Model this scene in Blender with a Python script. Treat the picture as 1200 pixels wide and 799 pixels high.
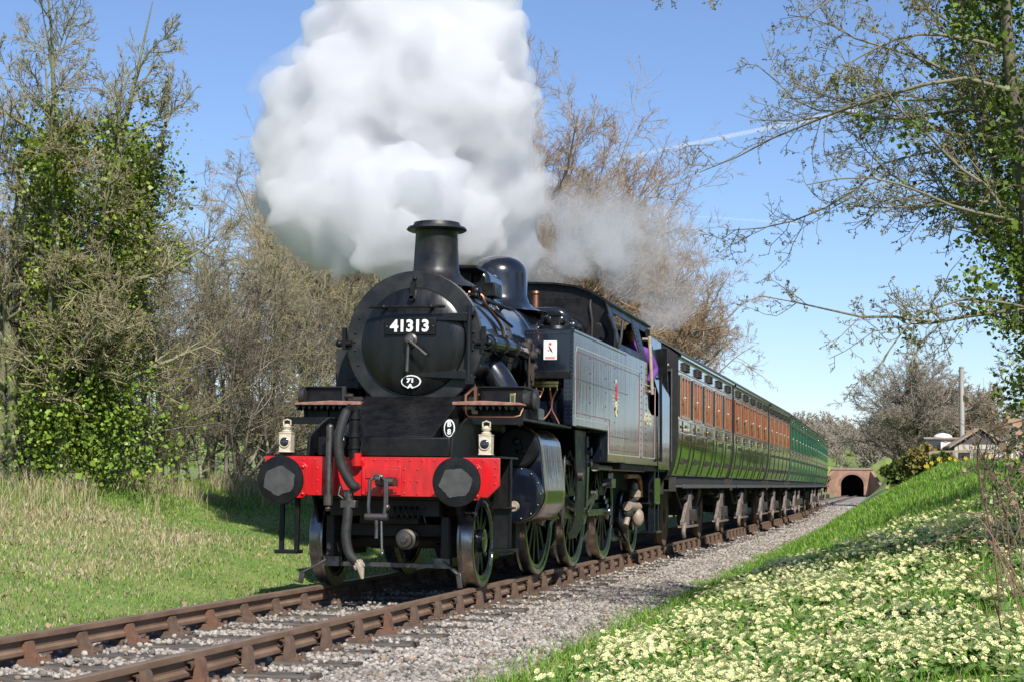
import bpy, bmesh, math, random
import numpy as np
from mathutils import Vector, Matrix, Quaternion
R = math.radians
scene = bpy.context.scene
for o in list(bpy.data.objects):
    bpy.data.objects.remove(o)

# ------------------------------------------------------------------ camera
CAM = (-15.9975, -5.0419, 1.046)
YAW, PITCH, ROLL, FPX = 0.2295, 0.0799, 0.0121, 2050.0
cam = bpy.data.cameras.new("camera"); camo = bpy.data.objects.new("camera", cam)
scene.collection.objects.link(camo); scene.camera = camo
cam.sensor_width = 36.0; cam.lens = 36.0 * FPX / 1200.0
cam.clip_start = 0.1; cam.clip_end = 20000
_f = Vector((math.cos(YAW)*math.cos(PITCH), math.sin(YAW)*math.cos(PITCH), math.sin(PITCH)))
_r = Vector((math.sin(YAW), -math.cos(YAW), 0)); _u = _r.cross(_f)
_r2 = _r*math.cos(ROLL) + _u*math.sin(ROLL); _u2 = -_r*math.sin(ROLL) + _u*math.cos(ROLL)
_m = Matrix((_r2, _u2, -_f)).transposed().to_4x4(); _m.translation = CAM
camo.matrix_world = _m

# ------------------------------------------------------------------ sky, sun, exposure
SUN_AZ, SUN_EL = R(30), R(42)          # azimuth measured from the engine's nose towards the right-hand bank
SD = Vector((-math.cos(SUN_AZ)*math.cos(SUN_EL), -math.sin(SUN_AZ)*math.cos(SUN_EL), math.sin(SUN_EL)))
world = bpy.data.worlds.new("World"); scene.world = world; world.use_nodes = True
wn = world.node_tree.nodes; wl = world.node_tree.links
bg = wn["Background"]; bg.inputs[1].default_value = 0.10
sky = wn.new("ShaderNodeTexSky"); sky.sky_type = 'NISHITA'; sky.sun_disc = False
sky.sun_elevation = SUN_EL; sky.sun_rotation = math.atan2(SD.x, SD.y)
sky.air_density = 1.0; sky.dust_density = 0.15; sky.ozone_density = 4.5; sky.altitude = 300
wtint = wn.new("ShaderNodeMix"); wtint.data_type = 'RGBA'; wtint.blend_type = 'MULTIPLY'; wtint.inputs[0].default_value = 1.0
wtint.inputs[7].default_value = (.97, .965, 1.06, 1)      # camera white balance
wl.new(sky.outputs[0], wtint.inputs[6]); wl.new(wtint.outputs[2], bg.inputs[0])
sl = bpy.data.lights.new("sun", 'SUN'); slo = bpy.data.objects.new("sun", sl); scene.collection.objects.link(slo)
sl.energy = 5.0; sl.angle = R(0.53); sl.color = (1.0, 0.95, 0.87)
slo.rotation_euler = SD.to_track_quat('Z', 'Y').to_euler(); slo.location = (-20, -10, 30)
scene.view_settings.view_transform = 'Standard'; scene.view_settings.look = 'None'
scene.view_settings.gamma = 1.0; scene.view_settings.exposure = 0.42
scene.view_settings.use_curve_mapping = False
cy = scene.cycles
cy.max_bounces = 14; cy.diffuse_bounces = 3; cy.glossy_bounces = 3; cy.transmission_bounces = 4
cy.transparent_max_bounces = 12; cy.volume_bounces = 12; cy.caustics_reflective = False; cy.caustics_refractive = False
cy.use_denoising = True; cy.sample_clamp_indirect = 6.0

# ------------------------------------------------------------------ materials
MATS = {}
def mat(name, c1, c2=None, scale=6.0, rough=0.5, metal=0.0, coat=0.0, bump=0.0, bscale=40.0, rvar=0.0,
        spec=0.5, stretch=None, trans=0.0, attr=None, detail=4.0, coat_rough=0.05, ior=1.5, sheen=0.0):
    m = bpy.data.materials.new(name); m.use_nodes = True; MATS[name] = m
    nt = m.node_tree; N = nt.nodes; Lk = nt.links; b = N["Principled BSDF"]
    b.inputs["Roughness"].default_value = rough; b.inputs["Metallic"].default_value = metal
    b.inputs["Coat Weight"].default_value = coat; b.inputs["Coat Roughness"].default_value = coat_rough
    b.inputs["Specular IOR Level"].default_value = spec; b.inputs["IOR"].default_value = ior
    b.inputs["Coat IOR"].default_value = ior
    b.inputs["Base Color"].default_value = (*c1, 1)
    co = N.new("ShaderNodeTexCoord"); src = co.outputs["Object"]
    if stretch:
        mp = N.new("ShaderNodeMapping"); mp.inputs["Scale"].default_value = stretch
        Lk.new(src, mp.inputs[0]); src = mp.outputs[0]
    noi = None
    if c2 or rvar:
        noi = N.new("ShaderNodeTexNoise"); noi.inputs["Scale"].default_value = scale
        noi.inputs["Detail"].default_value = detail; noi.inputs["Roughness"].default_value = 0.62
        Lk.new(src, noi.inputs["Vector"])
    if c2:
        rp = N.new("ShaderNodeValToRGB"); rp.color_ramp.elements[0].position = 0.36; rp.color_ramp.elements[1].position = 0.66
        rp.color_ramp.elements[0].color = (*c1, 1); rp.color_ramp.elements[1].color = (*c2, 1)
        Lk.new(noi.outputs[0], rp.inputs[0])
        if attr:
            at = N.new("ShaderNodeAttribute"); at.attribute_name = attr
            mx = N.new("ShaderNodeMix"); mx.data_type = 'RGBA'; mx.blend_type = 'MULTIPLY'; mx.inputs[0].default_value = 1
            Lk.new(rp.outputs[0], mx.inputs[6]); Lk.new(at.outputs[0], mx.inputs[7]); Lk.new(mx.outputs[2], b.inputs["Base Color"])
        else:
            Lk.new(rp.outputs[0], b.inputs["Base Color"])
    elif attr:
        at = N.new("ShaderNodeAttribute"); at.attribute_name = attr
        Lk.new(at.outputs[0], b.inputs["Base Color"])
    if rvar:
        mr = N.new("ShaderNodeMapRange"); mr.inputs[1].default_value = 0.3; mr.inputs[2].default_value = 0.7
        mr.inputs[3].default_value = max(0.02, rough - rvar); mr.inputs[4].default_value = rough + rvar
        Lk.new(noi.outputs[0], mr.inputs[0]); Lk.new(mr.outputs[0], b.inputs["Roughness"])
    if bump:
        n2 = N.new("ShaderNodeTexNoise"); n2.inputs["Scale"].default_value = bscale; n2.inputs["Detail"].default_value = 3
        Lk.new(src, n2.inputs["Vector"])
        bp = N.new("ShaderNodeBump"); bp.inputs["Strength"].default_value = 1.0; bp.inputs["Distance"].default_value = bump
        Lk.new(n2.outputs[0], bp.inputs["Height"]); Lk.new(bp.outputs[0], b.inputs["Normal"])
        if coat: Lk.new(bp.outputs[0], b.inputs["Coat Normal"])
    if trans:
        tr = N.new("ShaderNodeBsdfTranslucent"); mxs = N.new("ShaderNodeMixShader"); mxs.inputs[0].default_value = trans
        out = N["Material Output"]
        if b.inputs["Base Color"].is_linked: Lk.new(b.inputs["Base Color"].links[0].from_socket, tr.inputs[0])
        else: tr.inputs[0].default_value = (*c1, 1)
        Lk.new(b.outputs[0], mxs.inputs[1]); Lk.new(tr.outputs[0], mxs.inputs[2]); Lk.new(mxs.outputs[0], out.inputs[0])
    return m

def glass_mat(name, tint):
    m = bpy.data.materials.new(name); m.use_nodes = True; N = m.node_tree.nodes; Lk = m.node_tree.links
    N.remove(N["Principled BSDF"]); out = N["Material Output"]
    t = N.new("ShaderNodeBsdfTransparent"); t.inputs[0].default_value = (*tint, 1)
    g = N.new("ShaderNodeBsdfGlossy"); g.inputs["Roughness"].default_value = 0.03
    fr = N.new("ShaderNodeFresnel"); fr.inputs[0].default_value = 1.45
    mx = N.new("ShaderNodeMixShader"); Lk.new(fr.outputs[0], mx.inputs[0]); Lk.new(t.outputs[0], mx.inputs[1]); Lk.new(g.outputs[0], mx.inputs[2])
    Lk.new(mx.outputs[0], out.inputs[0]); MATS[name] = m; return m

# engine
mat('engine_gloss', (.004,.006,.012), (.007,.0095,.017), 3, .17, coat=.55, rvar=.06, bump=.0016, bscale=5, ior=1.48, stretch=(3,1,.35))
mat('boiler_gloss', (.006,.007,.009), (.012,.0125,.014), 4, .22, coat=.7, rvar=.07, bump=.0006, bscale=7, ior=1.55)
mat('engine_satin', (.005,.005,.006), (.011,.0105,.0105), 7, .40, spec=.28, rvar=.12, bump=.0008, bscale=60)
mat('engine_matt', (.011,.011,.012), (.03,.028,.026), 9, .6, rvar=.15, bump=.001, bscale=50)
mat('smokebox_black', (.009,.0095,.0105), (.026,.025,.025), 5, .38, spec=.42, rvar=.12, bump=.0006, bscale=70)
mat('grimy_black', (.010,.009,.008), (.032,.026,.021), 6, .68, rvar=.2, bump=.002, bscale=50)
mat('signal_red', (.60,.012,.016), (.36,.012,.013), 4, .34, coat=.35, rvar=.12, bump=.0005, bscale=30, stretch=(1,5,.8))
mat('bright_steel', (.34,.33,.32), (.20,.18,.165), 9, .3, metal=1, rvar=.1)
mat('worn_steel', (.19,.18,.17), (.09,.075,.065), 9, .42, metal=.9, rvar=.12, bump=.0006)
mat('buffer_wear', (.062,.064,.062), (.04,.04,.039), 12, .62, bump=.0006, bscale=90)
mat('rubber', (.009,.009,.0095), (.022,.021,.021), 14, .7, bump=.001, bscale=120)
mat('brass', (.72,.53,.20), (.50,.35,.13), 9, .28, metal=1, rvar=.1)
mat('copper', (.40,.19,.12), (.26,.13,.09), 12, .42, metal=1, rvar=.1)
mat('rusty_plate', (.22,.10,.07), (.30,.17,.13), 20, .65, bump=.001, bscale=80)
mat('lamp_cream', (.60,.54,.41), (.46,.40,.29), 16, .42, coat=.2)
mat('lens_glass', (.02,.025,.03), None, rough=.06, coat=1)
mat('white_paint', (.78,.78,.75), None, rough=.4)
mat('cream_paint', (.70,.60,.38), None, rough=.4)
mat('line_grey', (.46,.46,.44), None, rough=.35)
mat('line_red', (.24,.04,.05), None, rough=.35)
mat('red_print', (.70,.02,.03), None, rough=.4)
mat('pale_pipe', (.40,.34,.27), (.26,.20,.15), 12, .6, bump=.001)
mat('injector_paint', (.33,.26,.20), (.22,.17,.13), 14, .55, bump=.0015)
mat('cab_wood', (.22,.09,.035), (.15,.06,.025), 8, .4)
mat('coal', (.012,.012,.012), (.03,.03,.03), 20, .5, bump=.01, bscale=30)
mat('door_black', (.004,.0042,.005), (.010,.010,.011), 4, .30, spec=.4, rvar=.1, bump=.0005, bscale=40, stretch=(1,2,.5))
# coaches
mat('coach_pillar', (.016,.020,.010), (.026,.03,.016), 6, .55, spec=.2)
mat('coach_dark', (.008,.013,.009), (.012,.019,.012), 4, .13, coat=1, bump=.0007, bscale=6, ior=1.62, rvar=.04, stretch=(2.5,1,.4))
mat('coach_green', (.008,.10,.055), (.010,.08,.045), 4, .16, coat=.9, bump=.0006, bscale=6, ior=1.5)
mat('coach_green_low', (.012,.075,.03), (.01,.06,.028), 4, .14, coat=1, bump=.0006, bscale=6, ior=1.6)
mat('mahogany', (.235,.066,.022), (.31,.098,.034), 5, .3, coat=.3, stretch=(6,6,.8))
mat('mahogany_dark', (.16,.045,.018), (.22,.068,.026), 6, .35, stretch=(6,6,.8))
mat('beading', (.16,.17,.13), (.30,.29,.22), 18, .3, coat=.6)
mat('roof_grey', (.055,.06,.062), (.085,.09,.09), 3, .6)
mat('coach_end', (.012,.011,.012), (.022,.02,.021), 5, .45)
mat('underframe', (.018,.015,.013), (.04,.032,.026), 7, .75, bump=.002)
mat('axleguard_dust', (.22,.175,.15), (.13,.10,.085), 9, .75, bump=.002, bscale=30)
mat('footboard', (.10,.105,.11), (.06,.06,.06), 7, .7, bump=.002)
mat('seat_cloth', (.20,.045,.03), (.14,.03,.025), 20, .9)
glass_mat('window_glass', (.55,.58,.50))
# track
mat('rust_rail', (.135,.082,.052), (.225,.145,.095), 5, .72, bump=.0015, bscale=60, stretch=(.5,1,1))
mat('rail_top', (.31,.22,.15), (.22,.145,.095), 7, .42, metal=.4, stretch=(.4,4,1))
mat('rust_chair', (.085,.054,.038), (.145,.09,.06), 14, .8, bump=.003, bscale=45)
mat('orange_rust', (.17,.085,.048), (.12,.064,.042), 14, .8, bump=.003)
mat('key_steel', (.06,.04,.03), (.12,.07,.045), 20, .6)
mat('sleeper_wood', (.055,.046,.038), (.125,.108,.09), 3.5, .9, bump=.006, bscale=16, stretch=(9,1,9))
mat('ballast_stone', (.285,.255,.225), (.415,.38,.34), 2.2, .92, attr='tint', detail=2)
mat('trackbed', (.17,.15,.13), (.29,.265,.24), 22, .95, bump=.02, bscale=45)
# vegetation
mat('grass_blade', (1,1,1), (.78,.8,.7), 1.3, .62, attr='tint', trans=.3, spec=.3)
mat('primrose_petal', (.84,.81,.46), (.79,.78,.38), 7, .6, trans=.3)
mat('primrose_eye', (.80,.55,.05), None, rough=.6)
mat('primrose_leaf', (.10,.20,.035), (.16,.27,.05), 9, .6, bump=.004, bscale=70, trans=.25)
mat('daffodil', (.85,.62,.02), None, rough=.5, trans=.3)
mat('bark_grey', (.17,.15,.12), (.26,.235,.18), 5, .9, bump=.012, bscale=18)
mat('twig_haw', (.145,.13,.085), (.22,.20,.125), 1.4, .85)
mat('bark_green', (.15,.155,.085), (.24,.23,.14), 4, .9, bump=.012, bscale=18)
mat('twig_tan', (.29,.24,.15), (.40,.34,.21), 1.2, .85)
mat('twig_russet', (.29,.20,.125), (.39,.285,.18), .9, .85)
mat('twig_grey', (.23,.195,.155), (.32,.275,.215), 1.0, .85)
mat('twig_olive', (.22,.20,.105), (.32,.285,.16), 1.4, .85)
mat('twig_dark', (.11,.095,.07), (.17,.145,.10), 1.2, .85)
mat('bud_green', (.20,.21,.07), (.27,.22,.09), 6, .7, trans=.2)
mat('ivy_leaf', (.075,.135,.018), (.185,.25,.035), 2.5, .42, attr='tint', trans=.18, spec=.35)
mat('bramble', (.16,.085,.06), (.24,.14,.09), 6, .7)
mat('gorse', (.20,.165,.055), (.12,.13,.045), 3, .85, attr='tint', trans=.15)
mat('dead_leaf', (.30,.17,.10), (.42,.30,.2), 6, .8, trans=.2)
# background
def brick_mat(name, c1, c2, mortar, scale=1.0):
    m = mat(name, c1, None, rough=.9)
    N = m.node_tree.nodes; Lk = m.node_tree.links
    br = N.new("ShaderNodeTexBrick"); br.inputs["Color1"].default_value = (*c1, 1); br.inputs["Color2"].default_value = (*c2, 1)
    br.inputs["Mortar"].default_value = (*mortar, 1); br.inputs["Scale"].default_value = scale
    br.inputs["Brick Width"].default_value = .225; br.inputs["Row Height"].default_value = .075; br.inputs["Mortar Size"].default_value = .01
    co = N.new("ShaderNodeTexCoord"); mp = N.new("ShaderNodeMapping"); mp.inputs["Rotation"].default_value = (R(90), 0, R(90))
    sx = N.new("ShaderNodeSeparateXYZ"); cx = N.new("ShaderNodeCombineXYZ"); Lk.new(co.outputs["Object"], sx.inputs[0])
    ad = N.new("ShaderNodeMath"); Lk.new(sx.outputs[0], ad.inputs[0]); Lk.new(sx.outputs[1], ad.inputs[1])
    Lk.new(ad.outputs[0], cx.inputs[0]); Lk.new(sx.outputs[2], cx.inputs[1]); Lk.new(cx.outputs[0], br.inputs["Vector"])
    n = N.new("ShaderNodeTexNoise"); n.inputs["Scale"].default_value = .9; mx = N.new("ShaderNodeMix"); mx.data_type = 'RGBA'; mx.blend_type = 'MULTIPLY'
    mx.inputs[0].default_value = .7; Lk.new(br.outputs[0], mx.inputs[6]); Lk.new(n.outputs[0], mx.inputs[7]); Lk.new(co.outputs["Object"], n.inputs["Vector"])
    Lk.new(mx.outputs[2], N["Principled BSDF"].inputs["Base Color"]); return m
brick_mat('tunnel_brick', (.56,.27,.15), (.40,.20,.12), (.45,.38,.32))
brick_mat('ring_brick', (.42,.20,.15), (.32,.16,.13), (.35,.30,.26))
mat('tunnel_dark', (.012,.012,.014), (.02,.02,.022), 2, .95)
mat('stone_cap', (.22,.15,.12), (.30,.22,.18), 4, .9)
mat('shed_wood', (.42,.38,.32), (.54,.50,.43), 5, .9, stretch=(4,4,.4))
mat('shed_roof', (.26,.19,.15), (.34,.26,.20), 3, .9)
mat('shed_gable', (.07,.06,.06), (.10,.09,.085), 4, .85)
mat('render_white', (.72,.70,.66), (.62,.60,.57), 3, .85)
mat('pole_wood', (.30,.29,.27), (.40,.38,.35), 4, .9, stretch=(4,4,.3))
mat('fence_wood', (.34,.28,.20), (.24,.19,.14), 4, .9, stretch=(4,4,.4))
mat('dark_glass', (.02,.024,.03), None, rough=.1, coat=.5)
mat('skin', (.50,.26,.18), (.44,.22,.15), 8, .5)
mat('purple_cloth', (.17,.05,.30), (.13,.04,.23), 12, .85)
mat('navy_cloth', (.02,.025,.05), None, rough=.9)
mat('hair', (.05,.035,.025), None, rough=.6)

# ------------------------------------------------------------------ mesh helpers
COL = scene.collection
def tag(o, label=None, cat=None, group=None, kind=None):
    if label: o["label"] = label
    if cat: o["category"] = cat
    if group: o["group"] = group
    if kind: o["kind"] = kind
    return o
def thing(name, loc=(0,0,0), rz=0.0, label=None, cat=None, group=None, kind=None):
    o = bpy.data.objects.new(name, None); COL.objects.link(o); o.location = loc; o.rotation_euler = (0,0,rz)
    o.empty_display_size = .2
    return tag(o, label, cat, group, kind)
def link(name, me, parent=None, loc=None):
    o = bpy.data.objects.new(name, me); COL.objects.link(o)
    if parent: o.parent = parent
    if loc is not None: o.location = loc
    return o
STUFF_PARTS={'rivets','cover_bolts','tread_teeth','coal','board_joint'}
ONE_PIECE={'steam_plume','steam_wisp','steam_fringe','contrail','stems','head','portal_wall','tunnel_lining','foliage'}
class MB:
    def __init__(s): s.v=[]; s.f=[]; s.m=[]; s.mi=0; s.pr=[]
    def add(s, vs, fs):
        n=len(s.v); s.v.extend([tuple(q) for q in vs])
        if len(vs): s.pr.append((n,len(s.v),len(s.f),len(s.f)+len(fs)))
        for q in fs: s.f.append(tuple(i+n for i in q)); s.m.append(s.mi)
        return s
    def box(s, x0,x1,y0,y1,z0,z1):
        return s.add([(x0,y0,z0),(x1,y0,z0),(x1,y1,z0),(x0,y1,z0),(x0,y0,z1),(x1,y0,z1),(x1,y1,z1),(x0,y1,z1)],
              [(0,3,2,1),(4,5,6,7),(0,1,5,4),(1,2,6,5),(2,3,7,6),(3,0,4,7)])
    def obox(s, c, ax, ay, az):   # oriented box by half-axis vectors
        c=Vector(c); ax=Vector(ax); ay=Vector(ay); az=Vector(az); vs=[]
        for k in (-1,1):
            for i,j in ((-1,-1),(1,-1),(1,1),(-1,1)): vs.append(c+ax*i+ay*j+az*k)
        return s.add(vs,[(0,3,2,1),(4,5,6,7),(0,1,5,4),(1,2,6,5),(2,3,7,6),(3,0,4,7)])
    def bar(s, p0, p1, w, t, up=(0,0,1)):   # rectangular bar between two points
        p0=Vector(p0); p1=Vector(p1); d=(p1-p0); a=d.normalized(); u=Vector(up)
        sd=a.cross(u)
        if sd.length<1e-4: sd=a.cross(Vector((0,1,0)))
        sd.normalize(); u=sd.cross(a)
        return s.obox((p0+p1)/2, d/2, sd*w/2, u*t/2)
    def prism(s, poly, axis, a0, a1):
        n=len(poly)
        if axis=='x': mk=lambda p,a:(a,p[0],p[1])
        elif axis=='y': mk=lambda p,a:(p[0],a,p[1])
        else: mk=lambda p,a:(p[0],p[1],a)
        vs=[mk(p,a0) for p in poly]+[mk(p,a1) for p in poly]
        fs=[tuple(range(n))[::-1], tuple(range(n,2*n))]+[(i,(i+1)%n,(i+1)%n+n,i+n) for i in range(n)]
        return s.add(vs,fs)
    def tube(s, pts, r, n=8, caps=True):
        pts=[Vector(p) for p in pts]; K=len(pts); rs=[r]*K if not hasattr(r,'__len__') else r
        up=None; rings=[]; base=len(s.v); vs=[]
        for i in range(K):
            d=(pts[min(i+1,K-1)]-pts[max(i-1,0)]).normalized()
            if up is None:
                up=Vector((0,0,1)) if abs(d.z)<.9 else Vector((1,0,0))
            sd=d.cross(up).normalized(); up=sd.cross(d).normalized()
            for k in range(n):
                a=2*math.pi*k/n; vs.append(pts[i]+(sd*math.cos(a)+up*math.sin(a))*rs[i])
        fs=[]
        for i in range(K-1):
            for k in range(n): fs.append((i*n+k,i*n+(k+1)%n,(i+1)*n+(k+1)%n,(i+1)*n+k))
        if caps: fs.append(tuple(range(n))[::-1]); fs.append(tuple(range((K-1)*n,K*n)))
        return s.add(vs,fs)
    def cyl(s, p0, p1, r0, r1=None, n=20): return s.tube([p0,p1],[r0,r0 if r1 is None else r1],n)
    def lathe(s, prof, c=(0,0,0), axis='z', n=32, close=False):
        # prof: (along, radius)
        vs=[]; K=len(prof)
        for a,r in prof:
            for k in range(n):
                t=2*math.pi*k/n; p,q=r*math.cos(t),r*math.sin(t)
                if axis=='x': v=(c[0]+a,c[1]+p,c[2]+q)
                elif axis=='y': v=(c[0]+p,c[1]+a,c[2]+q)
                else: v=(c[0]+p,c[1]+q,c[2]+a)
                vs.append(v)
        fs=[]
        for i in range(K-1 if not close else K):
            j=(i+1)%K
            for k in range(n): fs.append((i*n+k,i*n+(k+1)%n,j*n+(k+1)%n,j*n+k))
        if not close:
            if prof[0][1]>1e-5: fs.append(tuple(range(n))[::-1])
            if prof[-1][1]>1e-5: fs.append(tuple(range((K-1)*n,K*n)))
        return s.add(vs,fs)
    def sphere(s, c, r, n=10, m=6, sc=(1,1,1)):
        vs=[]; fs=[]
        for i in range(m+1):
            ph=math.pi*i/m
            for k in range(n):
                t=2*math.pi*k/n; vs.append((c[0]+sc[0]*r*math.sin(ph)*math.cos(t),c[1]+sc[1]*r*math.sin(ph)*math.sin(t),c[2]+sc[2]*r*math.cos(ph)))
        for i in range(m):
            for k in range(n): fs.append((i*n+k,(i+1)*n+k,(i+1)*n+(k+1)%n,i*n+(k+1)%n))
        return s.add(vs,fs)
    def mesh(s, name, mats, smooth=True, ang=32):
        me=bpy.data.meshes.new(name); me.from_pydata(s.v,[],s.f)
        if not isinstance(mats,(list,tuple)): mats=[mats]
        for q in mats: me.materials.append(MATS[q])
        if len(mats)>1: me.polygons.foreach_set('material_index', s.m)
        bm=bmesh.new(); bm.from_mesh(me); bmesh.ops.remove_doubles(bm, verts=bm.verts, dist=1e-6)
        bmesh.ops.recalc_face_normals(bm, faces=bm.faces); bm.to_mesh(me); bm.free()
        if smooth:
            me.polygons.foreach_set('use_smooth',[True]*len(me.polygons)); me.set_sharp_from_angle(angle=R(ang))
        me.update(); return me
    def groups(s):
        k=len(s.pr); A=np.array(s.v); lo=np.array([A[a:b].min(0) for a,b,_,_ in s.pr])-.02; hi=np.array([A[a:b].max(0) for a,b,_,_ in s.pr])+.02
        root=list(range(k))
        def find(i):
            while root[i]!=i: i=root[i]
            return i
        for i in range(k):
            for j in np.nonzero(((lo[i]<hi[:i])&(lo[:i]<hi[i])).all(1))[0]:
                a,b=find(i),find(int(j)); root[a]=b
        g={}
        for i in range(k): g.setdefault(find(i),[]).append(i)
        return list(g.values())
    def sub(s, ids):
        b=MB()
        for i in ids:
            a,z,fa,fz=s.pr[i]; n=len(b.v); b.v+=s.v[a:z]
            for q,m in zip(s.f[fa:fz],s.m[fa:fz]): b.f.append(tuple(t-a+n for t in q)); b.m.append(m)
            b.pr.append((n,len(b.v),0,0))
        return b
    def build(s, name, mats, parent=None, smooth=True, ang=32, bevel=0, loc=None):
        if name in STUFF_PARTS:
            o=s.build1(name,mats,parent,smooth,ang,bevel,loc); o['kind']='stuff'; return o
        if 1<len(s.pr)<120 and name not in ONE_PIECE:
            gs=s.groups()
            if len(gs)>1:
                gs.sort(key=lambda g:-len(g)); first=None
                for g in gs:
                    o=s.sub(g).build1(name,mats,parent,smooth,ang,bevel,loc); first=first or o
                return first
        return s.build1(name,mats,parent,smooth,ang,bevel,loc)
    def build1(s, name, mats, parent=None, smooth=True, ang=32, bevel=0, loc=None):
        o=link(name, s.mesh(name,mats,smooth,ang), parent, loc)
        if bevel:
            b=o.modifiers.new('bevel','BEVEL'); b.width=bevel; b.segments=2; b.limit_method='ANGLE'; b.angle_limit=R(40)
        return o
def copy_tree(o, parent=None):
    c=o.copy(); COL.objects.link(c); c.parent=parent
    for ch in list(o.children): copy_tree(ch, c)
    return c
def text_mesh(body, size, extrude, offset, mats, name):
    cu=bpy.data.curves.new(name,'FONT'); cu.body=body; cu.size=size; cu.extrude=extrude; cu.offset=offset
    cu.align_x='CENTER'; cu.align_y='CENTER'; cu.resolution_u=3
    to=bpy.data.objects.new('tmp',cu); COL.objects.link(to)
    dg=bpy.context.evaluated_depsgraph_get(); dg.update()
    me=bpy.data.meshes.new_from_object(to.evaluated_get(dg)); bpy.data.objects.remove(to); me.name=name
    me.materials.clear(); me.materials.append(MATS[mats]); return me
def fast_mesh(name, V, F, mats, tint=None, smooth=False, nside=None, midx=None):
    # V (n,3) float ; F (m,k) int with constant k
    me=bpy.data.meshes.new(name); V=np.ascontiguousarray(V,dtype=np.float32); F=np.ascontiguousarray(F,dtype=np.int32)
    m,k=F.shape
    me.vertices.add(len(V)); me.vertices.foreach_set('co',V.ravel())
    me.loops.add(m*k); me.loops.foreach_set('vertex_index',F.ravel())
    me.polygons.add(m); me.polygons.foreach_set('loop_start',np.arange(0,m*k,k,dtype=np.int32))
    if smooth: me.polygons.foreach_set('use_smooth',np.ones(m,dtype=bool))
    if not isinstance(mats,(list,tuple)): mats=[mats]
    for q in mats: me.materials.append(MATS[q])
    if midx is not None: me.polygons.foreach_set('material_index',np.asarray(midx,dtype=np.int32))
    if tint is not None:
        a=me.color_attributes.new('tint','FLOAT_COLOR','POINT')
        c=np.ones((len(V),4),dtype=np.float32); c[:,:3]=tint; a.data.foreach_set('color',c.ravel())
    me.update(calc_edges=True); return me
rng = np.random.default_rng(7); random.seed(7)

# ------------------------------------------------------------------ the ground
def sstep(a,b,x):
    t=np.clip((np.asarray(x,float)-a)/(b-a),0,1); return t*t*(3-2*t)
def yc(x):
    x=np.asarray(x,float); t=np.clip(x-36,0,None); return 0.026*(np.sqrt(t*t+144)-12)
def zc(x):
    x=np.asarray(x,float); t=np.clip((x-60)/230,0,1.3); return -0.62*t**1.4
def vnoise(x,y,f,s=0):
    # cheap smooth value noise from sines
    return (np.sin(x*f*1.0+1.3+s)*np.cos(y*f*1.13+.7*s)+np.sin(x*f*2.17+y*f*1.61+2.1*s)*.5+np.cos(x*f*.61-y*f*2.9+s*3.3)*.4)/1.9
def ground(x,y):
    x=np.asarray(x,float); y=np.asarray(y,float); d=y-yc(x); z0=zc(x)
    bed=np.full(np.broadcast(x,y).shape,-.28)
    # right-hand bank
    t=np.clip(-2.3-d,0,None); sl=.09+.20*sstep(-9,5,x)+.24*sstep(3,26,x)
    tm=np.minimum(3.6+.6*sstep(5,40,x),1.72/sl)
    zr=sl*np.where(t<tm,t*sstep(-.3,1.2,t),tm+(t-tm)*.03)+.05*vnoise(x,y,1.1)*sstep(.2,2,t)
    zr=zr-.5*sstep(25,120,t)
    # left-hand bank
    u=np.clip(d-1.9,0,None); sL=.19+.03*sstep(0,12,x)
    zl=-.06*sstep(0,.6,u)+sL*np.where(u<5.4,u*sstep(-.5,1.5,u),5.4+(u-5.4)*.06)+.06*vnoise(x,y,.9,2)*sstep(.3,2,u)
    z=np.where(d<-2.3,bed+.05*sstep(0,.3,t)+zr,np.where(d>1.9,bed+.04+zl,bed))
    z=z+z0
    # hill that the tunnel goes through
    hill=4.9*sstep(290.25,290.7,x)+7.5*sstep(293,420,x)
    side=3.4*sstep(236,288,x)*sstep(3.2,8.5,np.abs(d))
    hill=np.where(x>290.25,hill,0)
    z=z+np.maximum(hill,side)
    far=sstep(480,1500,np.hypot(x-0,y)); z=z+30*far*sstep(.0,1.0,.5+.5*np.sin(np.arctan2(y,x)*3+1.0))
    return z
def gpt(x,y): return (float(x),float(y),float(ground(x,y)))
xs=np.concatenate([-np.geomspace(3000,46,26),np.arange(-44,-14,2.),np.arange(-14,30,.35),np.arange(30,75,.9),np.arange(75,284,4.),np.arange(284.0,300,.5),np.geomspace(301,5200,46)])
ys=np.concatenate([-np.geomspace(3000,30,36),np.arange(-29,-12,1.4),np.arange(-12,11,.25),np.arange(11,30,1.4),np.geomspace(31,3000,36)])
GX,GY=np.meshgrid(xs,ys,indexing='ij'); GZ=ground(GX,GY)
V=np.stack([GX.ravel(),GY.ravel(),GZ.ravel()],1); nx,ny=len(xs),len(ys)
I,J=np.meshgrid(np.arange(nx-1),np.arange(ny-1),indexing='ij'); I=I.ravel(); J=J.ravel()
F=np.stack([I*ny+J,(I+1)*ny+J,(I+1)*ny+J+1,I*ny+J+1],1)
cx=(xs[I]+xs[I+1])/2; cyy=(ys[J]+ys[J+1])/2
keep=~((cx>289.6)&(cx<290.9)&(np.abs(cyy-yc(cx))<2.6)); F=F[keep]
gm=mat('ground_earth',(.10,.18,.03),(.21,.24,.075),.8,.95,bump=.03,bscale=9,detail=8)
go=link('ground',fast_mesh('ground',V,F,'ground_earth',smooth=True)); tag(go,kind='structure')

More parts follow.
